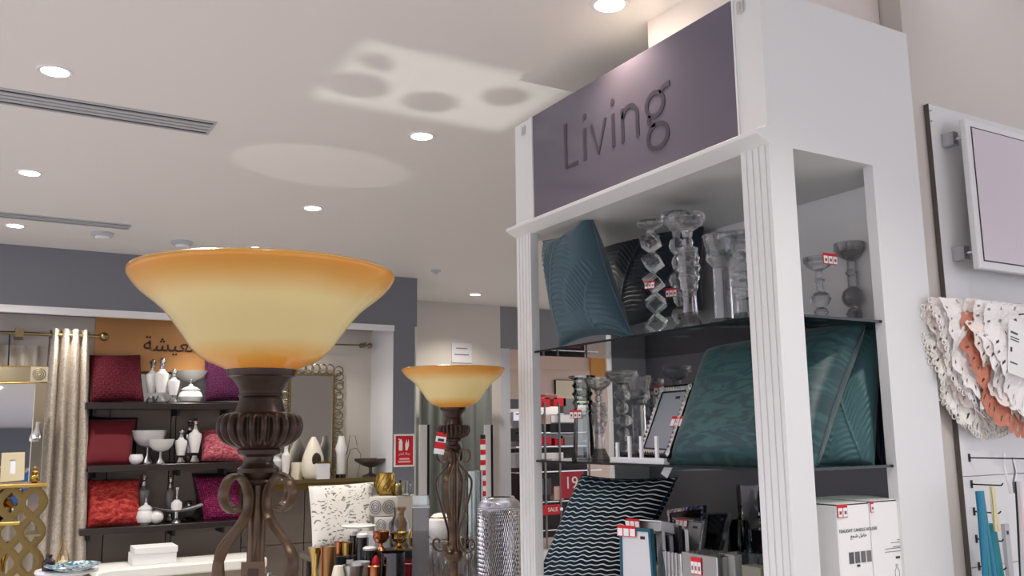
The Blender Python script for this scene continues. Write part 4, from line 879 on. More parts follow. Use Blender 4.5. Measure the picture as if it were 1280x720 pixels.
# big gold mirror
Ym = 7.45
mx0, mx1 = AY(-110, 500, Ym).x, AY(58, 500, Ym).x; mz0, mz1 = .95, AY(40, 457, Ym).z
gm = thing('gold_mirror', 'gold framed wall mirror at the left edge reflecting the shop', 'mirror', ((mx0+mx1)/2, Ym, mz0), (math.radians(-3), 0, 0))
W_ = (mx1-mx0)/2; H_ = mz1-mz0
MB().box(-W_+.07, W_-.07, -.004, .004, .07, H_-.11).build('glass', mirror, gm)
for x0, x1, z0, z1 in ((-W_, W_, H_-.12, H_), (-W_, W_, 0, .08), (-W_, -W_+.08, .08, H_-.12), (W_-.08, W_, .08, H_-.12)): MB().box(x0, x1, -.02, .02, z0, z1).build('frame_bar', M('bevelled_mirror_strip', (186, 174, 146), .12, .9) if 'bevelled_mirror_strip' not in bpy.data.materials else bpy.data.materials['bevelled_mirror_strip'], gm, bevel=.004)
for x0, x1, z in ((-W_, W_, H_-.004), (-W_, W_, H_-.118)): MB().box(x0, x1, -.024, -.018, z-.004, z+.004).build('gold_bead', gold, gm)
MB().box(W_-.115, W_, -.026, -.02, H_-.115, H_-.005).build('corner_plate', M('champagne_plate', (196, 186, 160), .4, .4), gm)
for k in range(3): MB().ring((W_-.058, -.028, H_-.06), .014+.014*k, .003, 'y', 16, 5).build('corner_ring', oldgold, gm)
MB().tube([(-.1, -.022, H_-.16), (.1, -.024, H_-.13), (W_-.05, -.022, H_-.12)], .004, 6).build('trim_bow', gold, gm)
p = AY(46, 543, 7.3); lt = thing('wall_light', 'small chrome picture light hook beside the gold mirror', 'light', p)
MB().lathe(scaled([(1, 0), (1.1, .2), (.5, .6), (.3, 1)], .03, -.03, .12), n=14).build('shade', chrome, lt, True); MB().tube([(0, 0, .08), (.03, .2, .09), (.05, .5, .09)], .005, 6).build('arm', chrome, lt)
dullgold = M('dull_olive_gold', (128, 108, 66), .38, .85)
# gold lattice etagere
Ye = 6.0; zt_ = AY(20, 604, Ye).z
et = thing('etagere', 'gold lattice etagere shelf stand at the lower left edge', 'shelving', (AY(10, 650, Ye).x, Ye, 0))
ex0, ex1 = AY(-60, 604, Ye).x-et.location.x, AY(53, 604, Ye).x-et.location.x
MB().box(ex0, ex1+.02, -.16, .2, zt_-.02, zt_).build('top_shelf', gold, et, bevel=.003)
zs = AY(10, 650, Ye).z
MB().box(ex0, AY(24, 650, Ye).x-et.location.x, -.16, .2, zs-.02, zs).build('shelf', gold, et, bevel=.003); MB().box(ex0, ex1, -.16, .2, .35, .37).build('shelf', gold, et)
MB().box(AY(30, 664, Ye).x-et.location.x, ex1, -.16, .1, AY(40, 665, Ye).z-.012, AY(40, 665, Ye).z).build('shelf', oldgold, et)
amp = (ex1-ex0)/8
for k in range(4):
    xc = ex0+(ex1-ex0)*(k+.5)/4+.01
    for sgn in (1, -1):
        pts = [(xc+sgn*amp*math.sin((zt_-.02-z)*2*PI/.33+PI*.5*0), -.14, z) for z in np.linspace(.36, zt_-.02, 60)]
        MB().tube(pts, .0115, 6, flat=(2.0, .8), ref=(1, 0, 0)).build('lattice_bar', dullgold, et, True)
for xc in (ex0, ex1): MB().box(xc-.008, xc+.008, .16, .19, 0, zt_-.02).build('leg', oldgold, et); 
for xc in (ex0, ex1): MB().box(xc-.008, xc+.008, -.15, -.13, 0, .36).build('leg', oldgold, et)
p = Vector((AY(16, 600, Ye).x, Ye, zt_)); c4 = [AY(x, y, Y) for x, y, Y in ((2, 566, Ye+.02), (31, 565, Ye), (30, 600, Ye-.05), (0, 603, Ye-.04))]
qframe('gold_photo_frame', 'pale gold photo frame on top of the etagere', c4, .045, .02, M('champagne_frame', (214, 200, 160), .35, .3), paper, None, sticker=False)
p = Vector((AY(43, 600, Ye).x, Ye-.02, zt_)); h = hz(p, 43, 583)-zt_
stand('gold_ornament', 'little gold stacked ball ornament beside the pale gold frame', 'ornament', p, [('ball', scaled(BEAD, .028, 0, h*.55), gold, 14, True), ('ball', scaled(BEAD, .02, h*.5, h*.3), gold, 12, True), ('ball', scaled(BEAD, .012, h*.78, h*.22), gold, 10, True)])
p = Vector((AY(4, 648, Ye).x, Ye-.05, zs)); h = hz(p, 4, 622)-zs
stand('gold_teapot', 'gold teapot like vessel on the etagere shelf at the left edge', 'vessel', p, [('body', scaled([(.4, 0), (1, .25), (.9, .6), (.4, .8), (.3, 1)], .07, 0, h), gold, 20, True)])
p = Vector((AY(16, 648, Ye).x, Ye-.08, zs)); h = hz(p, 16, 634)-zs
stand('silver_cup', 'small silver cup right of the gold vessel on the etagere', 'cup', p, [('body', scaled([(.7, 0), (1, .4), (.9, .95), (1, 1), (.85, .98)], .035, 0, h), silver, 16, True)])
p = Vector((AY(3, 700, Ye).x, Ye-.04, .371)); h = hz(p, 3, 676)-p.z
stand('gold_trumpet_vase', 'tall gold trumpet vase at the bottom of the etagere', 'vase', p, [('body', scaled([(.9, 0), (.5, .1), (.2, .5), (.3, .8), (1, 1), (.95, 1)], .06, 0, h), gold, 20, True)])
# white side table with platter
Yt = 5.6; zt_ = AY(84, 711, Yt).z
stb = thing('side_table', 'white topped side table in front of the cream curtain', 'table', (AY(84, 706, Yt).x, Yt, 0))
MB().lathe([(.155, zt_-.02), (.16, zt_-.01), (.155, zt_)], n=40).build('top', white, stb, True); MB().lathe([(.02, .03), (.02, zt_-.02)], n=14).build('leg', gold, stb, True); MB().lathe([(.15, 0), (.15, .02), (.03, .035)], n=32).build('base', gold, stb, True)
pea = M('peacock_mosaic', (30, 84, 100), .15, var=((176, 200, 206), 60, .06))
p = Vector((AY(88, 712, Yt).x, Yt-.12, zt_)); stand('peacock_bowl', 'peacock blue mosaic bowl at the bottom edge beside the curtain', 'bowl', p, [('bowl', [(.04, 0), (.09, .012), (.14, .035), (.136, .037), (.08, .02)], pea, 36, True)])
p = Vector((AY(60, 712, Yt).x, Yt-.02, zt_)); h = hz(p, 54, 694)-zt_
stand('brown_bottle', 'small dark brown bottle beside the peacock bowl', 'bottle', p, [('body', scaled([(1, 0), (1, .6), (.45, .78), (.42, .9)], .032, 0, h), M('brown_glass', (40, 26, 24), .15), 18, True), ('cap', scaled([(.5, 0), (.5, 1)], .032, h*.88, h*.12), black, 14, True)])
p = Vector((AY(80, 704, Yt).x, Yt+.1, zt_)); h = hz(p, 80, 676)-zt_
o = thing('gold_pyramid_holder', 'gold wire pyramid candle holder in front of the curtain', 'candle holder', p)
for k in range(4):
    a = PI/4+PI/2*k; MB().tube([(.055*math.cos(a), .055*math.sin(a), 0), (.008*math.cos(a), .008*math.sin(a), h)], .003, 6).build('wire', gold, o)
    a2 = a+PI/2; MB().tube([(.055*math.cos(a), .055*math.sin(a), .003), (.055*math.cos(a2), .055*math.sin(a2), .003)], .003, 6).build('wire', gold, o)
MB().lathe([(.02, .0), (.022, .03), (.01, .035), (.005, .06)], n=12).build('candle', M('pale_yellow_wax', (250, 220, 150), .4), o, True)  # plain pale yellow wax
# ================================================================== RECESS RIGHT SIDE: ring mirror, ledge, vases
Yw = 8.10
rm = thing('ring_mirror', 'upright mirror with a double chain of gold rings around its frame', 'mirror', (AY(388, 520, Yw).x, Yw-.01, 1.2))
ax0, ax1 = AY(362, 500, Yw).x-rm.location.x, AY(414, 500, Yw).x-rm.location.x; az0, az1 = AY(390, 585, Yw).z-1.2, AY(390, 470, Yw).z-1.2
MB().box(ax0, ax1, -.02, 0, az0, az1).build('glass', mirror, rm)
fm = MB()
for a, b2, c, d in ((ax0-.02, ax1+.02, az1, az1+.02), (ax0-.02, ax1+.02, az0-.02, az0), (ax0-.02, ax0, az0, az1), (ax1, ax1+.02, az0, az1)): MB().box(a, b2, -.035, 0, c, d).build('frame_bar', oldgold, rm)
proto = None
def ringat(x, z, s):
    global proto
    if proto is None: proto = MB().ring((0, 0, 0), .042, .006, 'y', 18, 5).build('ring', oldgold, rm, True); o = proto
    else: o = proto.copy(); COL.objects.link(o)
    o.location = (x, -.03, z); o.scale = s
n = 10
for k in range(n):
    z = az0+(az1-az0+.06)*(k+.5)/n-.02
    for x in (ax0-.06, ax1+.06): ringat(x, z, (1.0, 1, .8)); ringat(x+.012*(-1)**k, z+.03, (.75, 1, .6))
for k in range(6):
    x = ax0+(ax1-ax0)*(k+.5)/6
    for z in (az1+.065, az0-.065): ringat(x, z, (.95, 1, 1.05))
for x in (ax0-.055, ax1+.055):
    for z in (az1+.05, az0-.05): ringat(x, z, (1, 1, 1))
Yl = 7.85; zl = AY(410, 598, Yl).z
lg = thing('wall_ledge', 'long gold edged glass ledge under the ring mirror carrying white vases', 'shelf', (AY(300, 600, Yl).x, 8.05, zl))
L = AY(492, 600, Yl).x-lg.location.x-.01
MB().box(0, L, -.30, 0, -.018, 0).build('board', M('ledge_glass', (150, 140, 100), .15), lg); MB().box(0, L, -.312, -.30, -.03, .002).build('edge', oldgold, lg); MB().box(0, L, -.27, -.25, -.09, -.03).build('apron', M('brass_fret', (120, 98, 52), .4, .6), lg)
for x in (.1, L/2, L-.06): MB().box(x, x+.02, -.25, 0, -.05, -.018).build('bracket', oldgold, lg)
def PL(px, dy=0.): return Vector((AY(px, 590, Yl+dy).x, Yl+dy, zl+.001))
def on(name, label, cat, px, top, prof, r, mat, n=20, dy=0., group=None, parts=None):
    p = PL(px, dy); h = hz(p, px, top)-p.z
    return stand(name, label, cat, p, [('body', scaled(prof, r, 0, h), mat, n, True)]+[(nm, scaled(pf, r*k, h*a, h*(b-a)), m_, n, True) for nm, pf, k, a, b, m_ in (parts or [])], group)
on('glass_vase', 'pale glass urn vase at the left end of the gold ledge behind the big lamp', 'vase', 344, 566, [(.5, 0), (.6, .05), (.3, .15), (.8, .45), (.9, .7), (.5, .85), (.8, 1), (.75, .98)], .07, fros, dy=.05)
on('white_bottle', 'white ceramic bottle with silver foot beside the big lamp on the gold ledge', 'bottle', 357, 556, [(.9, 0), (.6, .15), (.8, .3), (1, .7), (.5, .78), (.4, .9), (.6, 1)], .04, porc)
on('cream_canister', 'cream square canister on the gold ledge left of the white bell vase', 'canister', 371, 578, [(1, 0), (1, .95), (.9, 1)], .055, cream, 4, .05)
vb = on('bell_vase', 'cream bell shaped vase with a dark round opening on the gold ledge', 'vase', 391, 546, [(.62, 0), (.9, .08), (1, .3), (.85, .55), (.45, .85), (.15, 1)], .105, cream, 28)
MB().lathe([(.001, 0), (.034, .002), (.042, .008), (.034, .012)], n=20).build('opening', M('dark_hollow', (60, 44, 36), .5), vb); o = kids(vb)[-1]; o.rotation_euler = (PI/2, 0, 0); o.location = (.0, -.088, .17); o.scale = (1, 1.4, 1)
tp_ = on('white_cube_jar', 'small white square tea light jar with gold rim on the gold ledge', 'jar', 402, 577, [(1, 0), (1, 1)], .08, white, 4, -.06, None, [('rim', [(1.05, 0), (1.05, 1)], 1, .9, 1.0, gold)]); tp_.rotation_euler.z = PI/4
on('white_bottle', 'tall white bottle with crystal top right of the square jar on the gold ledge', 'bottle', 426, 545, [(.7, 0), (.8, .05), (.8, .55), (1.1, .7), (.7, .85), (.5, 1)], .05, porc, 20, 0, None, [('base', [(.9, 0), (.9, 1)], 1, 0, .09, black)])
wr = thing('wire_ornament', 'thin dark wire loop ornament behind the tall white bottle', 'ornament', PL(434, .1))
MB().tube([(0, 0, 0), (.0, 0, .16), (.03, 0, .25), (.09, 0, .26), (.13, 0, .2), (.12, 0, .1), (.1, 0, 0)], .004, 6).build('wire', oldgold, wr); MB().tube([(.0, .02, .2), (.03, .02, .38), (.08, .02, .37), (.1, .02, .28)], .004, 6).build('wire', oldgold, wr)
on('footed_dish', 'dark shallow footed dish at the right end of the gold ledge', 'bowl', 463, 573, [(.5, 0), (.5, .06), (.1, .2), (.1, .5), (.5, .62), (.95, .85), (1, 1), (.95, .98), (.5, .7)], .15, M('pewter_dish', (84, 74, 66), .3, .4), 28)
# curtain rail of the right half and panel
rr = thing('curtain_rail', 'slim brass rail with pale curtain edge at the right end of the recess', 'rod', (AY(440, 432, 8.0).x, 7.98, AY(450, 432, 8.0).z))
MB().tube([(-.6, 0, 0), (.16, 0, 0)], .008, 8).build('pole', oldgold, rr); MB().ball((.17, 0, 0), .025, 12).build('finial', oldgold, rr, True); MB().box(.12, .14, 0, .14, -.01, .03).build('bracket', oldgold, rr)
# wall pieces
sg2 = thing('fire_sign', 'red fire extinguisher sign with white symbols on the charcoal pier', 'sign', AY(505, 563, FY)+Vector((0, -.004, 0)))
w_, h_ = .085, .13
MB().box(-w_-.016, w_+.016, -.003, .003, -h_-.016, h_+.016).build('border', paper, sg2); MB().box(-w_, w_, -.005, -.003, -h_, h_).build('plate', redc, sg2)
MB().box(-.055, -.02, -.0065, -.005, .0, .085).box(-.048, -.027, -.0065, -.005, .085, .10).box(-.06, -.045, -.0065, -.005, .095, .105).build('extinguisher_symbol', paper, sg2)
MB().prism([(.01, .0), (.03, .0), (.045, .05), (.04, .1), (.028, .06), (.02, .1), (.008, .05)], -.0065, -.005).build('flame_symbol', paper, sg2)
t = text('\uFEAE\uFEB8\uFEE7\uFE8E \uFE94\uFEE0\uFEA0\uFE91', .03, 'lettering', paper, sg2, .0004); t.rotation_euler = (PI/2, 0, 0); t.location = (0, -.0062, -.03)
for z, w2 in ((-.075, .05), (-.1, .06)): MB().box(-w2, w2, -.0065, -.005, z-.008, z+.008).build('text_strip', M('pinkish_print', (240, 190, 190), .5) if 'pinkish_print' not in bpy.data.materials else bpy.data.materials['pinkish_print'], sg2)
nt_ = thing('wall_notice', 'white paper notice taped high on the plain beige wall', 'notice', AY(577, 440, 8.845))
MB().box(-.125, .125, -.004, .0, -.12, .10).build('sheet', M('notice_paper', (214, 212, 216), .6), nt_)
for z, w2 in ((.04, .07), (-.03, .09)): MB().box(-w2, w2, -.006, -.004, z-.006, z+.006).build('print_line', grey, nt_)
# grey-green folding panels in the passage below the beige wall
gp = M('grey_green_panel', (118, 124, 118), .55)
for k, (x0, x1, lb) in enumerate(((524, 552, 'left grey green hanging screen beyond the pier'), (553, 580, 'middle grey green hanging screen behind the farther lamp'), (581, 617, 'right grey green hanging screen behind the farther lamp'))):
    a, b2 = AY(x0, 560, 8.6), AY(x1, 560, 8.6); zt_ = AY(570, 470, 8.6).z
    o = thing('hanging_screen', lb, 'panel', ((a.x+b2.x)/2, 8.6, 0), 0, 'grey green panels in the passage'); hw = (b2.x-a.x)/2
    MB().grid(24, 2, lambda u, v: (-hw+2*hw*u, .03*math.sin(u*2*PI*2+k), .1+(zt_-.1)*v)).build('cloth', gp, o, 2); MB().box(-hw, hw, -.015, .015, zt_, zt_+.03).build('head_rail', silver, o)
def slab(name, label, cat, x0, x1, top, Y, mat, edge):
    a, b2 = AY(x0, 600, Y), AY(x1, 600, Y); z1 = AY((x0+x1)/2, top, Y).z
    o = thing(name, label, cat, ((a.x+b2.x)/2, Y, 0)); hw = (b2.x-a.x)/2
    MB().box(-hw, hw, -.015, .015, .05, z1).build('panel', mat, o); MB().box(hw, hw+.022, -.02, .02, .05, z1).build('edge', edge, o); MB().box(-hw, hw, -.012, .012, 0, .05).build('base', edge, o)
slab('white_stand_panel', 'pale upright panel with black edge left of the farther lamp', 'panel', 524, 533, 531, 7.9, white, black)
slab('white_stand_panel', 'pale upright panel with black edge right of the farther lamp', 'panel', 606, 613, 531, 7.9, white, black)
# red/white striped strip
p = AY(604, 560, 6.4); z0_, z1_ = AY(604, 640, 6.4).z, AY(604, 549, 6.4).z
rs = thing('striped_strip', 'red and white striped clip strip hanging above the silver lantern', 'display strip', (p.x, 6.4, z0_)); n = 14
MB().tube([(0, .02, -.75), (0, .02, z1_-z0_)], .006, 6).build('backing_pole', silver, rs)
for k in range(n): MB().box(-.022, .022, 0, .01, (z1_-z0_)*k/n, (z1_-z0_)*(k+.92)/n).build('card', redc if k % 2 else paper, rs)
MB().box(-.02, .02, -.002, .012, z1_-z0_+.0, z1_-z0_+.035).build('hang_head', blackm, rs)
MB().lathe([(.14, -z0_), (.14, -z0_+.02), (.01, -z0_+.03), (.008, -.74)], n=24).build('foot', silver, rs)
# ================================================================== MIDDLE TABLE
ZT2 = .74
dt = thing('display_table', 'low display table carrying the gold ware, glass bottles and the silver lantern', 'table', (2.05, 5.35, 0))
MB().prism([(x-2.05, y-5.35) for x, y in ((1.36, 4.1), (3.0, 4.1), (3.0, 6.4), (2.0, 6.4), (1.98, 6.0), (1.73, 5.3), (1.56, 4.75))], ZT2-.04, ZT2, 'z').build('top', M('dark_table_wood', (70, 58, 50), .35), dt, bevel=.003)
for x, y in ((-.6, -1.18), (.88, -1.18), (.88, .98), (.02, .98)): MB().box(x-.03, x+.03, y-.03, y+.03, 0, ZT2-.04).build('leg', blackm, dt)
def T(px, Y, z=ZT2): return Vector((AY(px, 600, Y).x, Y, z+.001))
def tw(name, label, cat, px, Y, top, prof, rpx, mat, n=20, z=ZT2, parts=(), group=None, sm_=True):
    p = T(px, Y, z); h = hz(p, px, top)-p.z; r = rpx*mpp(p)
    return stand(name, label, cat, p, [('body', scaled(prof, r, 0, h), mat, n, sm_)]+[(nm, scaled(pf, r*k, h*a, h*(b-a)), m_, n, sm_) for nm, pf, k, a, b, m_ in parts], group)
leafp = M('leaf_print_linen', (226, 222, 214), .7); nt = leafp.node_tree; b = nt.nodes['Principled BSDF']; tc = nt.nodes.new('ShaderNodeTexCoord')
vor = nt.nodes.new('ShaderNodeTexVoronoi'); vor.inputs['Scale'].default_value = 12; mp = nt.nodes.new('ShaderNodeMapping'); mp.inputs['Rotation'].default_value = (0, 0, .6); mp.inputs['Scale'].default_value = (1, 2.3, 1)
n_ = nt.nodes.new('ShaderNodeTexNoise'); n_.inputs['Scale'].default_value = 4; mixv = nt.nodes.new('ShaderNodeVectorMath'); mixv.operation = 'MULTIPLY_ADD'; mixv.inputs[1].default_value = (.35, .35, 0)
r = nt.nodes.new('ShaderNodeValToRGB'); r.color_ramp.elements[0].position = .30; r.color_ramp.elements[1].position = .36; r.color_ramp.elements[0].color = (*lin((128, 128, 126)), 1); r.color_ramp.elements[1].color = (*lin((228, 224, 216)), 1)
nt.links.new(tc.outputs['UV'], n_.inputs['Vector']); nt.links.new(n_.outputs['Color'], mixv.inputs[0]); nt.links.new(tc.outputs['UV'], mixv.inputs[2]); nt.links.new(mixv.outputs[0], mp.inputs[0]); nt.links.new(mp.outputs[0], vor.inputs['Vector']); nt.links.new(vor.outputs[0], r.inputs[0]); nt.links.new(r.outputs[0], b.inputs['Base Color'])
pillow('leaf_print_pillow', 'white pillow with grey leaf print standing on the middle display table', [AY(386, 608, 6.22), AY(467, 603, 6.22), AY(462, 682, 6.05), AY(391, 688, 6.05)], .14, leafp, None, None, 40, .03)
bx = T(490, 5.8); zr = AY(490, 666, 5.8).z
rz_ = box_thing('riser_block', 'pale riser block behind the white plate lifting the patterned pots', 'riser', bx.x-.16, bx.x+.22, 5.7, 6.0, ZT2+.001, zr, lgrey)
circ = M('circle_print', (84, 84, 82), .5)
def pot(px, Y, zb_, top, lb):
    p = Vector((AY(px, 640, Y).x, Y, zb_)); h = hz(p, px, top)-zb_; r = 17*mpp(p)
    o = stand('patterned_pot', lb, 'pot', p, [('body', scaled([(.9, 0), (1, .1), (1.05, .9), (1.0, 1), (.92, .98)], r, 0, h), M('grey_white_ceramic', (206, 202, 194), .35) if 'grey_white_ceramic' not in bpy.data.materials else bpy.data.materials['grey_white_ceramic'], 32, True)], 'pots with printed circles')
    for dx in (-.45, .45):
        a = math.atan2(-1, dx*1.2)-YAW*.9
        for k in (1, 2, 3):
            ri = MB().ring((0, 0, 0), h*.12*k, .0022, 'y', 18, 4).build('circle_mark', circ, o); ri.location = (r*1.035*math.cos(a), r*1.035*math.sin(a), h*.5); ri.rotation_euler = (0, 0, a+PI/2)
    return h
h1 = pot(486, 5.82, zr+.001, 645, 'lower grey white pot with printed circles on the riser block')
pot(479, 5.88, zr+.002+h1, 621, 'upper grey white pot with printed circles stacked on the other')
pg_ = Vector((AY(482, 620, 5.98).x, 6.02, 0)); zz = AY(482, 621, 6.02).z
box_thing('riser_box', 'taller riser box hidden behind the stacked pots', 'riser', pg_.x-.02, pg_.x+.28, 6.02, 6.25, ZT2+.001, zz, M('cream_riser', (190, 184, 172), .5))
o = tw('swirl_vase', 'gold swirled vase below the dark footed dish', 'vase', 482, 6.12, 591, [(.6, 0), (.95, .2), (1, .55), (.85, .9), (.9, 1), (.8, .98)], 12, gold, 24, zz)
h = hz(o.location, 482, 591)-zz; r = 12*mpp(o.location)
for k in range(9):
    MB().tube([(r*q*1.02*math.cos(2*PI*k/9+t*1.6), r*q*1.02*math.sin(2*PI*k/9+t*1.6), h*t) for t, q in ((.05, .7), (.2, .95), (.4, 1), (.55, 1), (.75, .93), (.9, .85))], .005, 6).build('swirl_rib', gold, o, True)
tw('gold_jar', 'antique gold jar right of the gold swirled vase', 'jar', 497, 6.1, 604, [(.8, 0), (1, .3), (1, .8), (.7, 1)], 8, oldgold, 18, zz)
tw('clear_tumbler', 'clear glass tumbler with frosted rim beside the antique gold jar', 'glass', 507, 6.05, 600, [(.8, 0), (1, 1), (.92, .98)], 8, clear, 18, zz)
tw('amber_glass_jar', 'amber glass jar with pink tag low between the pots and the clear column', 'jar', 500, 5.6, 634, [(.8, 0), (1, .3), (1, .7), (.6, .85), (.7, 1)], 12, thin_glass('amber_glass', (205, 180, 140), .14), 18)
o = tw('cake_stand', 'white flat cake stand plate on a thin silver stem', 'cake stand', 449, 5.2, 656, [(.3, 0), (.28, .02), (.04, .05), (.035, .93), (.2, .95), (.9, .955), (1, .985), (.9, 1)], 22, porc, 32)
def candle(px, Y, top, rpx, lb):
    return tw('black_candle', lb, 'candle', px, Y, top, [(1, 0), (1, .88), (.95, .9)], rpx, black, 20, ZT2, (('lid', [(.9, 0), (.95, .6), (.6, 1)], 1, .9, 1.0, porc),), 'black jar candles')
candle(454, 5.1, 666, 8, 'taller black jar candle with white lid under the cake stand plate'); candle(463, 4.9, 683, 9, 'shorter black jar candle with shiny white lid in front of the taller one')
candle(444, 5.3, 664, 6, 'slim black jar candle left of the cake stand stem')
tw('red_ornament', 'small round red ornament next to the black jar candle', 'ornament', 471, 4.85, 694, [(.4, 0), (.9, .25), (1, .55), (.8, .85), (.2, 1)], 6, M('red_lacquer', (176, 24, 40), .2), 18)
GOB = [(.7, 0), (.6, .06), (.28, .2), (.25, .35), (.7, .45), (1, .65), (.98, .85), (1.08, 1), (.95, .99), (.6, .6)]
za = AY(488, 687, 4.9).z; zb_ = AY(432, 695, 5.2).z
q0, q1 = AY(469, 690, 4.9).x, AY(511, 690, 4.9).x; box_thing('black_riser', 'black riser box carrying the two gold goblets', 'riser', q0, q1, 4.80, 5.0, ZT2+.001, za, blackm)
q0, q1 = AY(418, 690, 5.2).x, AY(446, 690, 5.2).x; box_thing('dark_riser', 'dark riser box carrying the gold and copper votive cups', 'riser', q0, q1, 5.14, 5.34, ZT2+.001, zb_, M('dark_brown_box', (50, 38, 34), .5))
o = tw('gold_goblet', 'copper gold goblet bowl left of the owl eyed one', 'goblet', 477, 4.9, 664, GOB, 10, copper, 22, za+.001)
o = tw('gold_goblet', 'yellow gold goblet with a round eye motif', 'goblet', 500, 4.88, 665, GOB, 11, gold, 22, za+.001)
h = hz(o.location, 500, 665)-o.location.z; rr_ = 11*mpp(o.location)
for k in (1, 2): MB().ring((0, 0, 0), .011*k, .003, 'y', 16, 5).build('eye_ring', oldgold, o).location = (-.3*rr_, -rr_*.98, h*.74)
CUP = [(.8, 0), (.95, .5), (1, 1), (.93, .98), (.85, .5)]
tw('gold_votive', 'gold votive cup in front of the leaf print pillow', 'votive', 436, 5.15, 678, CUP, 7, gold, 20, zb_+.001); tw('copper_votive', 'copper votive cup left of the gold votive', 'votive', 426, 5.26, 677, CUP, 6, copper, 20, zb_+.001)
tw('bronze_tumbler', 'tall bronze tumbler at the left of the middle table', 'tumbler', 413, 4.75, 683, [(.8, 0), (.85, .4), (1, 1), (.94, .99)], 9, M('bronze_metal', (150, 112, 70), .3, .9), 22)
tw('flared_vase', 'flared pale gold vase at the left edge of the middle table', 'vase', 396, 4.8, 684, [(.5, 0), (.45, .4), (.6, .75), (1, 1), (.95, 1)], 9, M('pale_gold', (196, 172, 110), .25, 1), 22)
o = tw('gold_figurine', 'small gold bird like figurine in front of the flared vase', 'figurine', 397, 4.55, 692, [(.6, 0), (.5, .1), (.9, .3), (1, .5), (.6, .7), (.45, .78), (.5, .88), (.3, 1)], 4, gold, 14)
tw('wooden_stick', 'thin copper stick candle holder between the vase and bronze tumbler', 'candle holder', 404, 4.6, 683, [(1, 0), (.5, .1), (.4, .9), (.8, 1)], 3, copper, 12)
tw('white_tealight', 'white tea light in a gold cup at the bottom edge left', 'candle', 425, 4.5, 707, [(1, 0), (1.05, .7), (.7, 1)], 8, cream, 18, ZT2, (('cup', [(1.12, 0), (1.15, 1)], 1, 0, .5, gold),))
tw('dark_votive', 'dark green glass votive between the bronze tumbler and gold votive', 'votive', 426, 4.9, 697, CUP, 9, M('dark_green_glass', (26, 40, 40), .12), 20)
tw('silver_dish', 'shallow silver dish at the bottom edge below the gold votive', 'dish', 443, 4.5, 706, [(.5, 0), (.7, .3), (1, 1), (.95, .95), (.6, .4)], 14, silver, 26)
tw('grey_dish', 'grey marble dish behind the shallow silver one', 'dish', 452, 4.75, 702, [(.5, 0), (.7, .4), (1, 1), (.95, .95), (.6, .5)], 12, lgrey, 26)
tw('white_tag_jar', 'dark jar with white paper label between the gold votive and black candles', 'jar', 437, 4.95, 694, [(1, 0), (1, .9), (.7, 1)], 6, black, 18, ZT2, (('label', [(1.04, 0), (1.04, 1)], 1, .5, .85, paper),))
tw('copper_tealight', 'ribbed copper tea light cup at the bottom edge', 'candle holder', 468, 4.5, 708, [(1, 0), (1.05, .2), (1, .4), (1.05, .6), (1, .8), (1.05, 1), (.8, .95)], 8, copper, 20)
tw('purple_hurricane', 'purple tinted glass hurricane left of the clear square column', 'glass', 492, 4.5, 690, [(1, 0), (1, 1), (.94, 1), (.94, .05)], 15, thin_glass('purple_glass', (150, 122, 140), .12), 24)
tw('red_candle', 'dark red candle with white top beside the clear square column', 'candle', 512, 4.55, 699, [(1, 0), (1, 1)], 6, M('dark_red_wax', (130, 16, 30), .4), 18, ZT2, (('top', [(1.02, 0), (.9, 1)], 1, .85, 1.0, paper),))
for px, Y, top, lb in ((516, 5.3, 660, 'gold crumpled ornament just left of the clear column'),): tw('gold_ornament', lb, 'ornament', px, Y, top, [(.6, 0), (1, .3), (.7, .5), (1, .75), (.3, 1)], 5, gold, 10, ZT2, (), None, False)
# clear square column
p = T(526, 4.35); h = hz(p, 526, 634)-p.z; hw = 10.5*mpp(p)
o = thing('clear_column', 'tall smoky clear square column vase with clear lip in front of the farther lamp', 'vase', p, -YAW+.1)
smk = thin_glass('smoky_acrylic', (186, 178, 170), .10)
for x0, x1, y0, y1 in ((-hw, hw, -hw, -hw+.005), (-hw, hw, hw-.005, hw), (-hw, -hw+.005, -hw+.005, hw-.005), (hw-.005, hw, -hw+.005, hw-.005)): MB().box(x0, x1, y0, y1, 0, h).build('wall_pane', smk, o)
MB().box(-hw+.006, hw-.006, -hw+.006, hw-.006, 0, .03).build('base_block', crystal, o); MB().box(-hw-.003, hw+.003, -hw-.003, hw+.003, h, h+.006).build('lip', lgrey, o)
h2 = hz(p, 526, 619)-p.z
MB().box(-hw, hw, -hw, hw, h+.006, h2).build('clear_cap', clear, o)
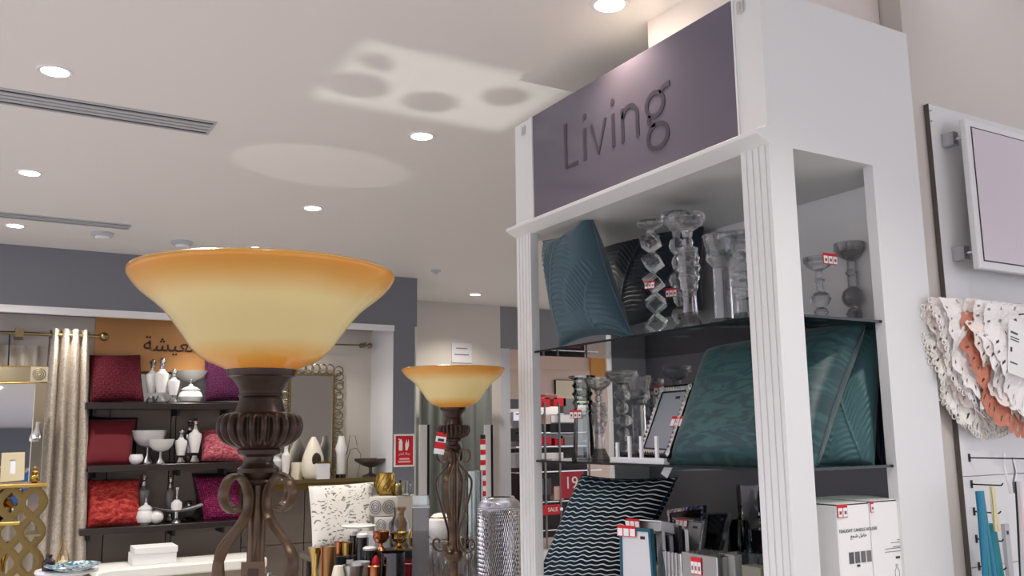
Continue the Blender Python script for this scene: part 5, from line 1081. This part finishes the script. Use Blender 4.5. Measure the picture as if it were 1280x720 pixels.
# right part of the table with the jar, glasses and lantern
ZT3 = ZT2
p = Vector((AY(550, 670, 4.9).x, 4.9, ZT3+.001)); zz = AY(550, 674, 4.9).z
box_thing('clear_riser', 'clear riser box under the white ginger jar', 'riser', p.x-.10, p.x+.10, 4.8, 5.0, ZT3+.001, zz, M('frosted_riser', (150, 150, 150), .3))
p.z = zz+.001; h = hz(p, 550, 641)-p.z
stand('ginger_jar', 'white lidded ginger jar with gold band left of the farther lamp pole', 'jar', p, [('body', scaled([(.6, 0), (.95, .2), (1, .5), (.9, .75), (.7, .82)], .075, 0, h), porc, 24, True), ('band', scaled([(.74, 0), (.74, 1)], .075, h*.78, h*.08), gold, 24, True), ('lid', scaled([(.72, 0), (.5, .7), (.15, 1)], .075, h*.86, h*.14), porc, 24, True)])
for px, Y, top, lb in ((539, 4.45, 686, 'clear glass bottle leftmost below the white ginger jar'), (549, 4.5, 690, 'clear glass bottle second below the white ginger jar'), (558, 4.4, 700, 'short clear glass bottle left of the lamp pole'), (585, 4.4, 692, 'clear glass bottle just right of the lamp pole'), (592, 4.6, 686, 'clear glass bottle between the lamp pole and the lantern')):
    p = Vector((AY(px, 690, Y).x, Y, ZT3+.001)); h = hz(p, px, top)-p.z
    stand('glass_bottle', lb, 'bottle', p, [('body', scaled([(.9, 0), (1, .1), (1, .6), (.4, .78), (.35, .95), (.5, 1)], .022, 0, h), crystal, 14, True), ('stopper', scaled(BEAD, .012, h, .03), crystal, 10, True)], 'clear bottles around the lamp pole')
# lantern
pl = Vector((AY(625, 680, 4.3).x, 4.3, ZT3+.001)); R_ = 27.5*mpp(pl); zt_ = hz(pl, 625, 640); zc = hz(pl, 625, 626); hh = zt_-pl.z
ln = thing('perforated_lantern', 'silver perforated metal lantern beside the left post of the display unit', 'lantern', pl)
prof = [(R_, .02), (R_*1.02, hh*.5), (R_, hh), (R_*.96, hh+.03), (R_*.85, hh+.055), (R_*.6, hh+.075)]
sk = smooth_pts(prof, 9)
ms = MB(); nA = 64
rows = []
for (r, z) in sk: rows.append((r, z))
for k, (r, z) in enumerate(rows):
    for i in range(nA):
        a = 2*PI*(i+.5*(k % 2))/nA; ms.v.append((r*math.cos(a), r*math.sin(a), z))
for k in range(len(rows)-2):
    for i in range(nA):
        if k % 2 == 0: l, r_ = (i-1) % nA, i
        else: l, r_ = i, (i+1) % nA
        ms.f.append((k*nA+i, (k+1)*nA+r_, (k+2)*nA+i, (k+1)*nA+l))
body = ms.build('perforated_body', chrome, ln); body['kind'] = 'stuff'
wm = body.modifiers.new('wire', 'WIREFRAME'); wm.thickness = .0065; wm.use_even_offset = False
MB().lathe([(R_*.97, 0), (R_*1.03, .0), (R_*1.03, .03), (R_*.97, .03)], n=40).build('base_band', silver, ln, True)
MB().lathe([(R_*.6, hh+.07), (R_*.62, hh+.075), (R_*.58, zc-pl.z+.02), (R_*.55, zc-pl.z+.02)], n=40, cap=False).build('neck_band', silver, ln, True)
MB().lathe([(R_*.93, .01), (R_*.93, hh), (R_*.8, hh+.045), (R_*.5, hh+.06)], n=40).build('dark_core', M('lantern_inner_shade', (84, 86, 84), .45, .4), ln, True); MB().box(-.003, .003, -R_*1.03, -R_*1.01, .02, hh).build('seam_strip', chrome, ln)  # dark core added so the holes read as a shaded inside
for s_ in (-1, 1): MB().ball((s_*R_*.68, 0, zc-pl.z+.01), .014, 10).build('rivet', chrome, ln, True)
gl = Vector((pl.x+.02, pl.y+.33, ZT3+.001)); h = hz(gl, 634, 588)-gl.z
stand('tall_cylinder', 'tall clear cylinder vase standing behind the silver lantern', 'vase', gl, [('body', [(.05, 0), (.05, h), (.046, h), (.046, .01)], clear, 24, True)])

# ================================================================== DEPARTMENT BEYOND (seen through the opening and the unit)
def B(px, py, Y=10.6): return AY(px, py, Y)
struct(MB().box(B(640, 450, 11.4).x, 14, 11.4, 11.5, B(700, 462, 11.4).z, B(700, 444, 11.4).z+.3).build('trim_9', M('peach_fascia', (206, 184, 170), .6)), 'peach fascia over the far shelves')
tpn = thing('orange_panel', 'orange wood panel high up beyond the display unit', 'panel', B(747, 458, 11.378)); MB().box(-.14, .14, -.02, .02, -.16, .18).build('board', M('orange_wood', (196, 138, 52), .4), tpn)
cpn = thing('cream_board', 'cream board with thin black rim above the far red tagged shelves', 'board', B(708, 487, 12.575)); MB().box(-.23, .23, -.02, .022, -.16, .16).build('frame', blackm, cpn); MB().box(-.222, .222, -.025, -.02, -.152, .152).build('face', M('pale_cream_face', (236, 230, 200), .6), cpn)  # face in one flat cream colour
gon = thing('far_gondola', 'grey shelving unit with red price cards seen through the left side of the display unit', 'shelving', (B(716, 520).x, 10.6, 0)); gx0, gx1 = B(640, 520).x-gon.location.x, B(745, 520).x-gon.location.x
zm = B(700, 560).z; MB().box(gx0, gx1, .25, .28, .1, zm).build('lower_back_panel', M('dark_brown_back', (58, 44, 42), .6), gon)
MB().box(gx0, gx1, .25, .28, zm, B(700, 500).z).build('back_panel', M('white_gondola', (222, 220, 216), .5), gon)
for py in (517, 540, 557, 588, 625, 660): z = B(700, py).z; MB().box(gx0, gx1, -.1, .25, z-.015, z).build('shelf', silver, gon)
for px in (676, 694, 730): x = B(px, 540).x-gon.location.x; MB().box(x-.01, x+.01, -.12, -.1, 0, B(px, 503).z).build('upright', grey, gon)
k = 0
for px, py0, py1, w_, mt, lb in ((680, 497, 509, 8, redc, 'red price card on the top far shelf nearest the post'), (699, 497, 508, 9, redc, 'second red price card on the top far shelf'), (681, 546, 556, 9, redc, 'red price card on the lower far shelf nearest the post'), (699, 548, 557, 7, redc, 'second red price card on the lower far shelf'),
        (712, 498, 518, 10, grey, 'tall grey carton on the top far shelf'), (704, 529, 541, 20, blackm, 'wide dark carton on the middle far shelf'), (704, 519, 528, 20, paper, 'pale long carton above the wide dark one'), (710, 545, 557, 8, grey, 'grey carton on the lower far shelf'), (684, 518, 530, 5, M('beige_card', (214, 190, 170), .5), 'beige pack on the middle far shelf nearest the post'),
        (688, 493, 499, 9, M('brown_pack', (150, 90, 80), .5), 'brown pack on the very top of the far shelves'), (646, 499, 511, 9, M('slate_box', (70, 70, 76), .5), 'slate box left of the display unit post in the distance'), (646, 515, 526, 6, silver, 'silver pot left of the display unit post in the distance'), (646, 535, 552, 10, blackm, 'black box left of the display unit post in the distance'),
        (682, 598, 619, 8, black, 'black bottle pack on the low far shelf'), (698, 608, 625, 7, M('pink_box', (220, 186, 170), .5), 'pinkish pack beside the black bottle pack'), (690, 566, 574, 16, paper, 'white carton just under the second glass shelf far away'), (650, 566, 585, 8, grey, 'grey carton low left of the post far away')):
    p = B(px, py1, 10.52); z1 = B(px, py0, 10.52).z; hw = w_*mpp(p)
    o = box_thing('shelf_pack', lb, 'pack', p.x-hw, p.x+hw, 10.50, 10.62, p.z+.001, z1, mt)
rs2 = thing('red_sale_board', 'red board with the number 19 seen under the middle glass shelf', 'sign', B(712, 606, 9.9)); MB().box(-.13, .22, -.01, .01, -.17, .17).build('board', M('deep_red_board', (170, 26, 44), .5), rs2)
t = text('19', .22, 'number', paper, rs2, .002); t.rotation_euler = (PI/2, 0, 0); t.location = (.02, -.013, .02); MB().tube([(.04, .02, -.17), (.04, .02, -B(712, 606, 9.9).z+.1)], .012, 8).build('post', silver, rs2); MB().box(-.1, .18, -.1, .14, -B(712, 606, 9.9).z, -B(712, 606, 9.9).z+.1).build('base', silver, rs2)
ss = thing('red_sale_strip', 'red strip reading SALE on the far shelf edge below the number board', 'sign', B(692, 637, 10.4)); MB().box(-.16, .10, -.01, .01, -.065, .065).build('strip', redc, ss); t = text('SALE', .075, 'lettering', paper, ss, .002); t.rotation_euler = (PI/2, 0, 0); t.location = (-.02, -.013, 0)
MB().box(-.16, .16, .01, .1, -.02, .02).build('bracket', silver, ss)
# added unseen floor lights, table and votives, shaping the bright patches on the ceiling
LX, LY, LZ = 1.95, 3.75, .26; ZG = .66
gt = thing('added_table', 'added small glass topped table, out of view beyond the left post of the display unit', 'table', (LX, LY, 0))
MB().box(-.16, .16, -.13, .13, ZG-.008, ZG).build('top', clear, gt)
for x in (-.155, .155):
    for y in (-.125, .125): MB().tube([(x, y, 0), (x, y, ZG-.008)], .008, 8).build('leg', chrome, gt)
def patch_light(x, y, z, target, ang, power, sq, blend, ratio, label):
    o = thing('patch_light', label, 'floor light', (x, y, 0))
    if sq:          # open topped mask box: its rim cuts the beam to the patch
        H = .30; a_, b_ = .47*H/(3-z), .345*H/(3-z)
        ox, oy = (target[0]-x)*H/(3-z), (target[1]-y)*H/(3-z)
        MB().box(-.15, .09, -.15, .09, 0, z-.03).build('foot', blackm, o)
        for x0, x1, y0, y1 in ((ox-a_-.05, ox-a_, oy-b_-.05, oy+b_+.05), (ox+a_, ox+a_+.05, oy-b_-.05, oy+b_+.05), (ox-a_, ox+a_, oy-b_-.05, oy-b_), (ox-a_, ox+a_, oy+b_, oy+b_+.05)): MB().box(x0, x1, y0, y1, z+H-.08, z+H).build('beam_mask_side', blackm, o)
        MB().tube([(ox-a_-.03, oy-b_-.03, z-.03), (ox-a_-.03, oy-b_-.03, z+H-.07)], .008, 8).build('support', blackm, o); MB().tube([(ox+a_+.03, oy-b_-.03, z-.03), (ox+a_+.03, oy-b_-.03, z+H-.07)], .008, 8).build('support', blackm, o)
    else:
        MB().lathe([(.05, 0), (.05, .02), (.015, .03), (.015, z-.05)], n=24).build('stand', blackm, o, True); MB().lathe([(.03, z-.06), (.035, z-.01), (.032, z-.01), (.02, z-.05)], n=24).build('head', blackm, o, True)
    l = bpy.data.lights.new('patch_lamp', 'SPOT'); l.energy = power; l.spot_size = ang; l.spot_blend = blend; l.shadow_soft_size = .006; l.color = (1, .97, .94)
    lo = bpy.data.objects.new('lamp_light', l); COL.objects.link(lo); lo.parent = o; lo.location = (0, 0, z)
    lo.rotation_euler = (PI-math.atan2(target[1]-y, 3-z), math.atan2(target[0]-x, 3-z), 0); lo.scale = (1, ratio, 1)
patch_light(LX, LY, LZ, (1.60, 3.30, 3.0), 2*math.atan(.62/2.74), UP_W, True, .1, 1, 'added black floor light throwing the bright ceiling patch from under the glass table')
patch_light(1.05, 3.75, .26, (1.50, 4.55, 3.0), 2*math.atan(.50/2.74), UP_W*.22, False, .25, .7, 'second added black floor light, throwing a fainter ceiling patch, left of the glass table')
for cx, cy, r, lb in ((1.285, 3.40, .13, 'larger added votive blocking the beam at the left on the glass table'), (1.255, 3.14, .065, 'tiny added votive blocking the beam at the front left on the glass table'), (1.62, 3.43, .12, 'added votive blocking the beam near the middle of the glass table'), (1.87, 3.22, .10, 'added votive blocking the beam at the right on the glass table')):
    f_ = (ZG+.02-LZ)/(3-LZ)
    tag(MB().lathe([(r*f_, 0), (r*f_*.9, .02), (r*f_*.6, .035)], n=24).build('shadow_cup', grey, None, True), lb, 'votive').location = (LX+(cx-LX)*f_, LY+(cy-LY)*f_, ZG+.001)
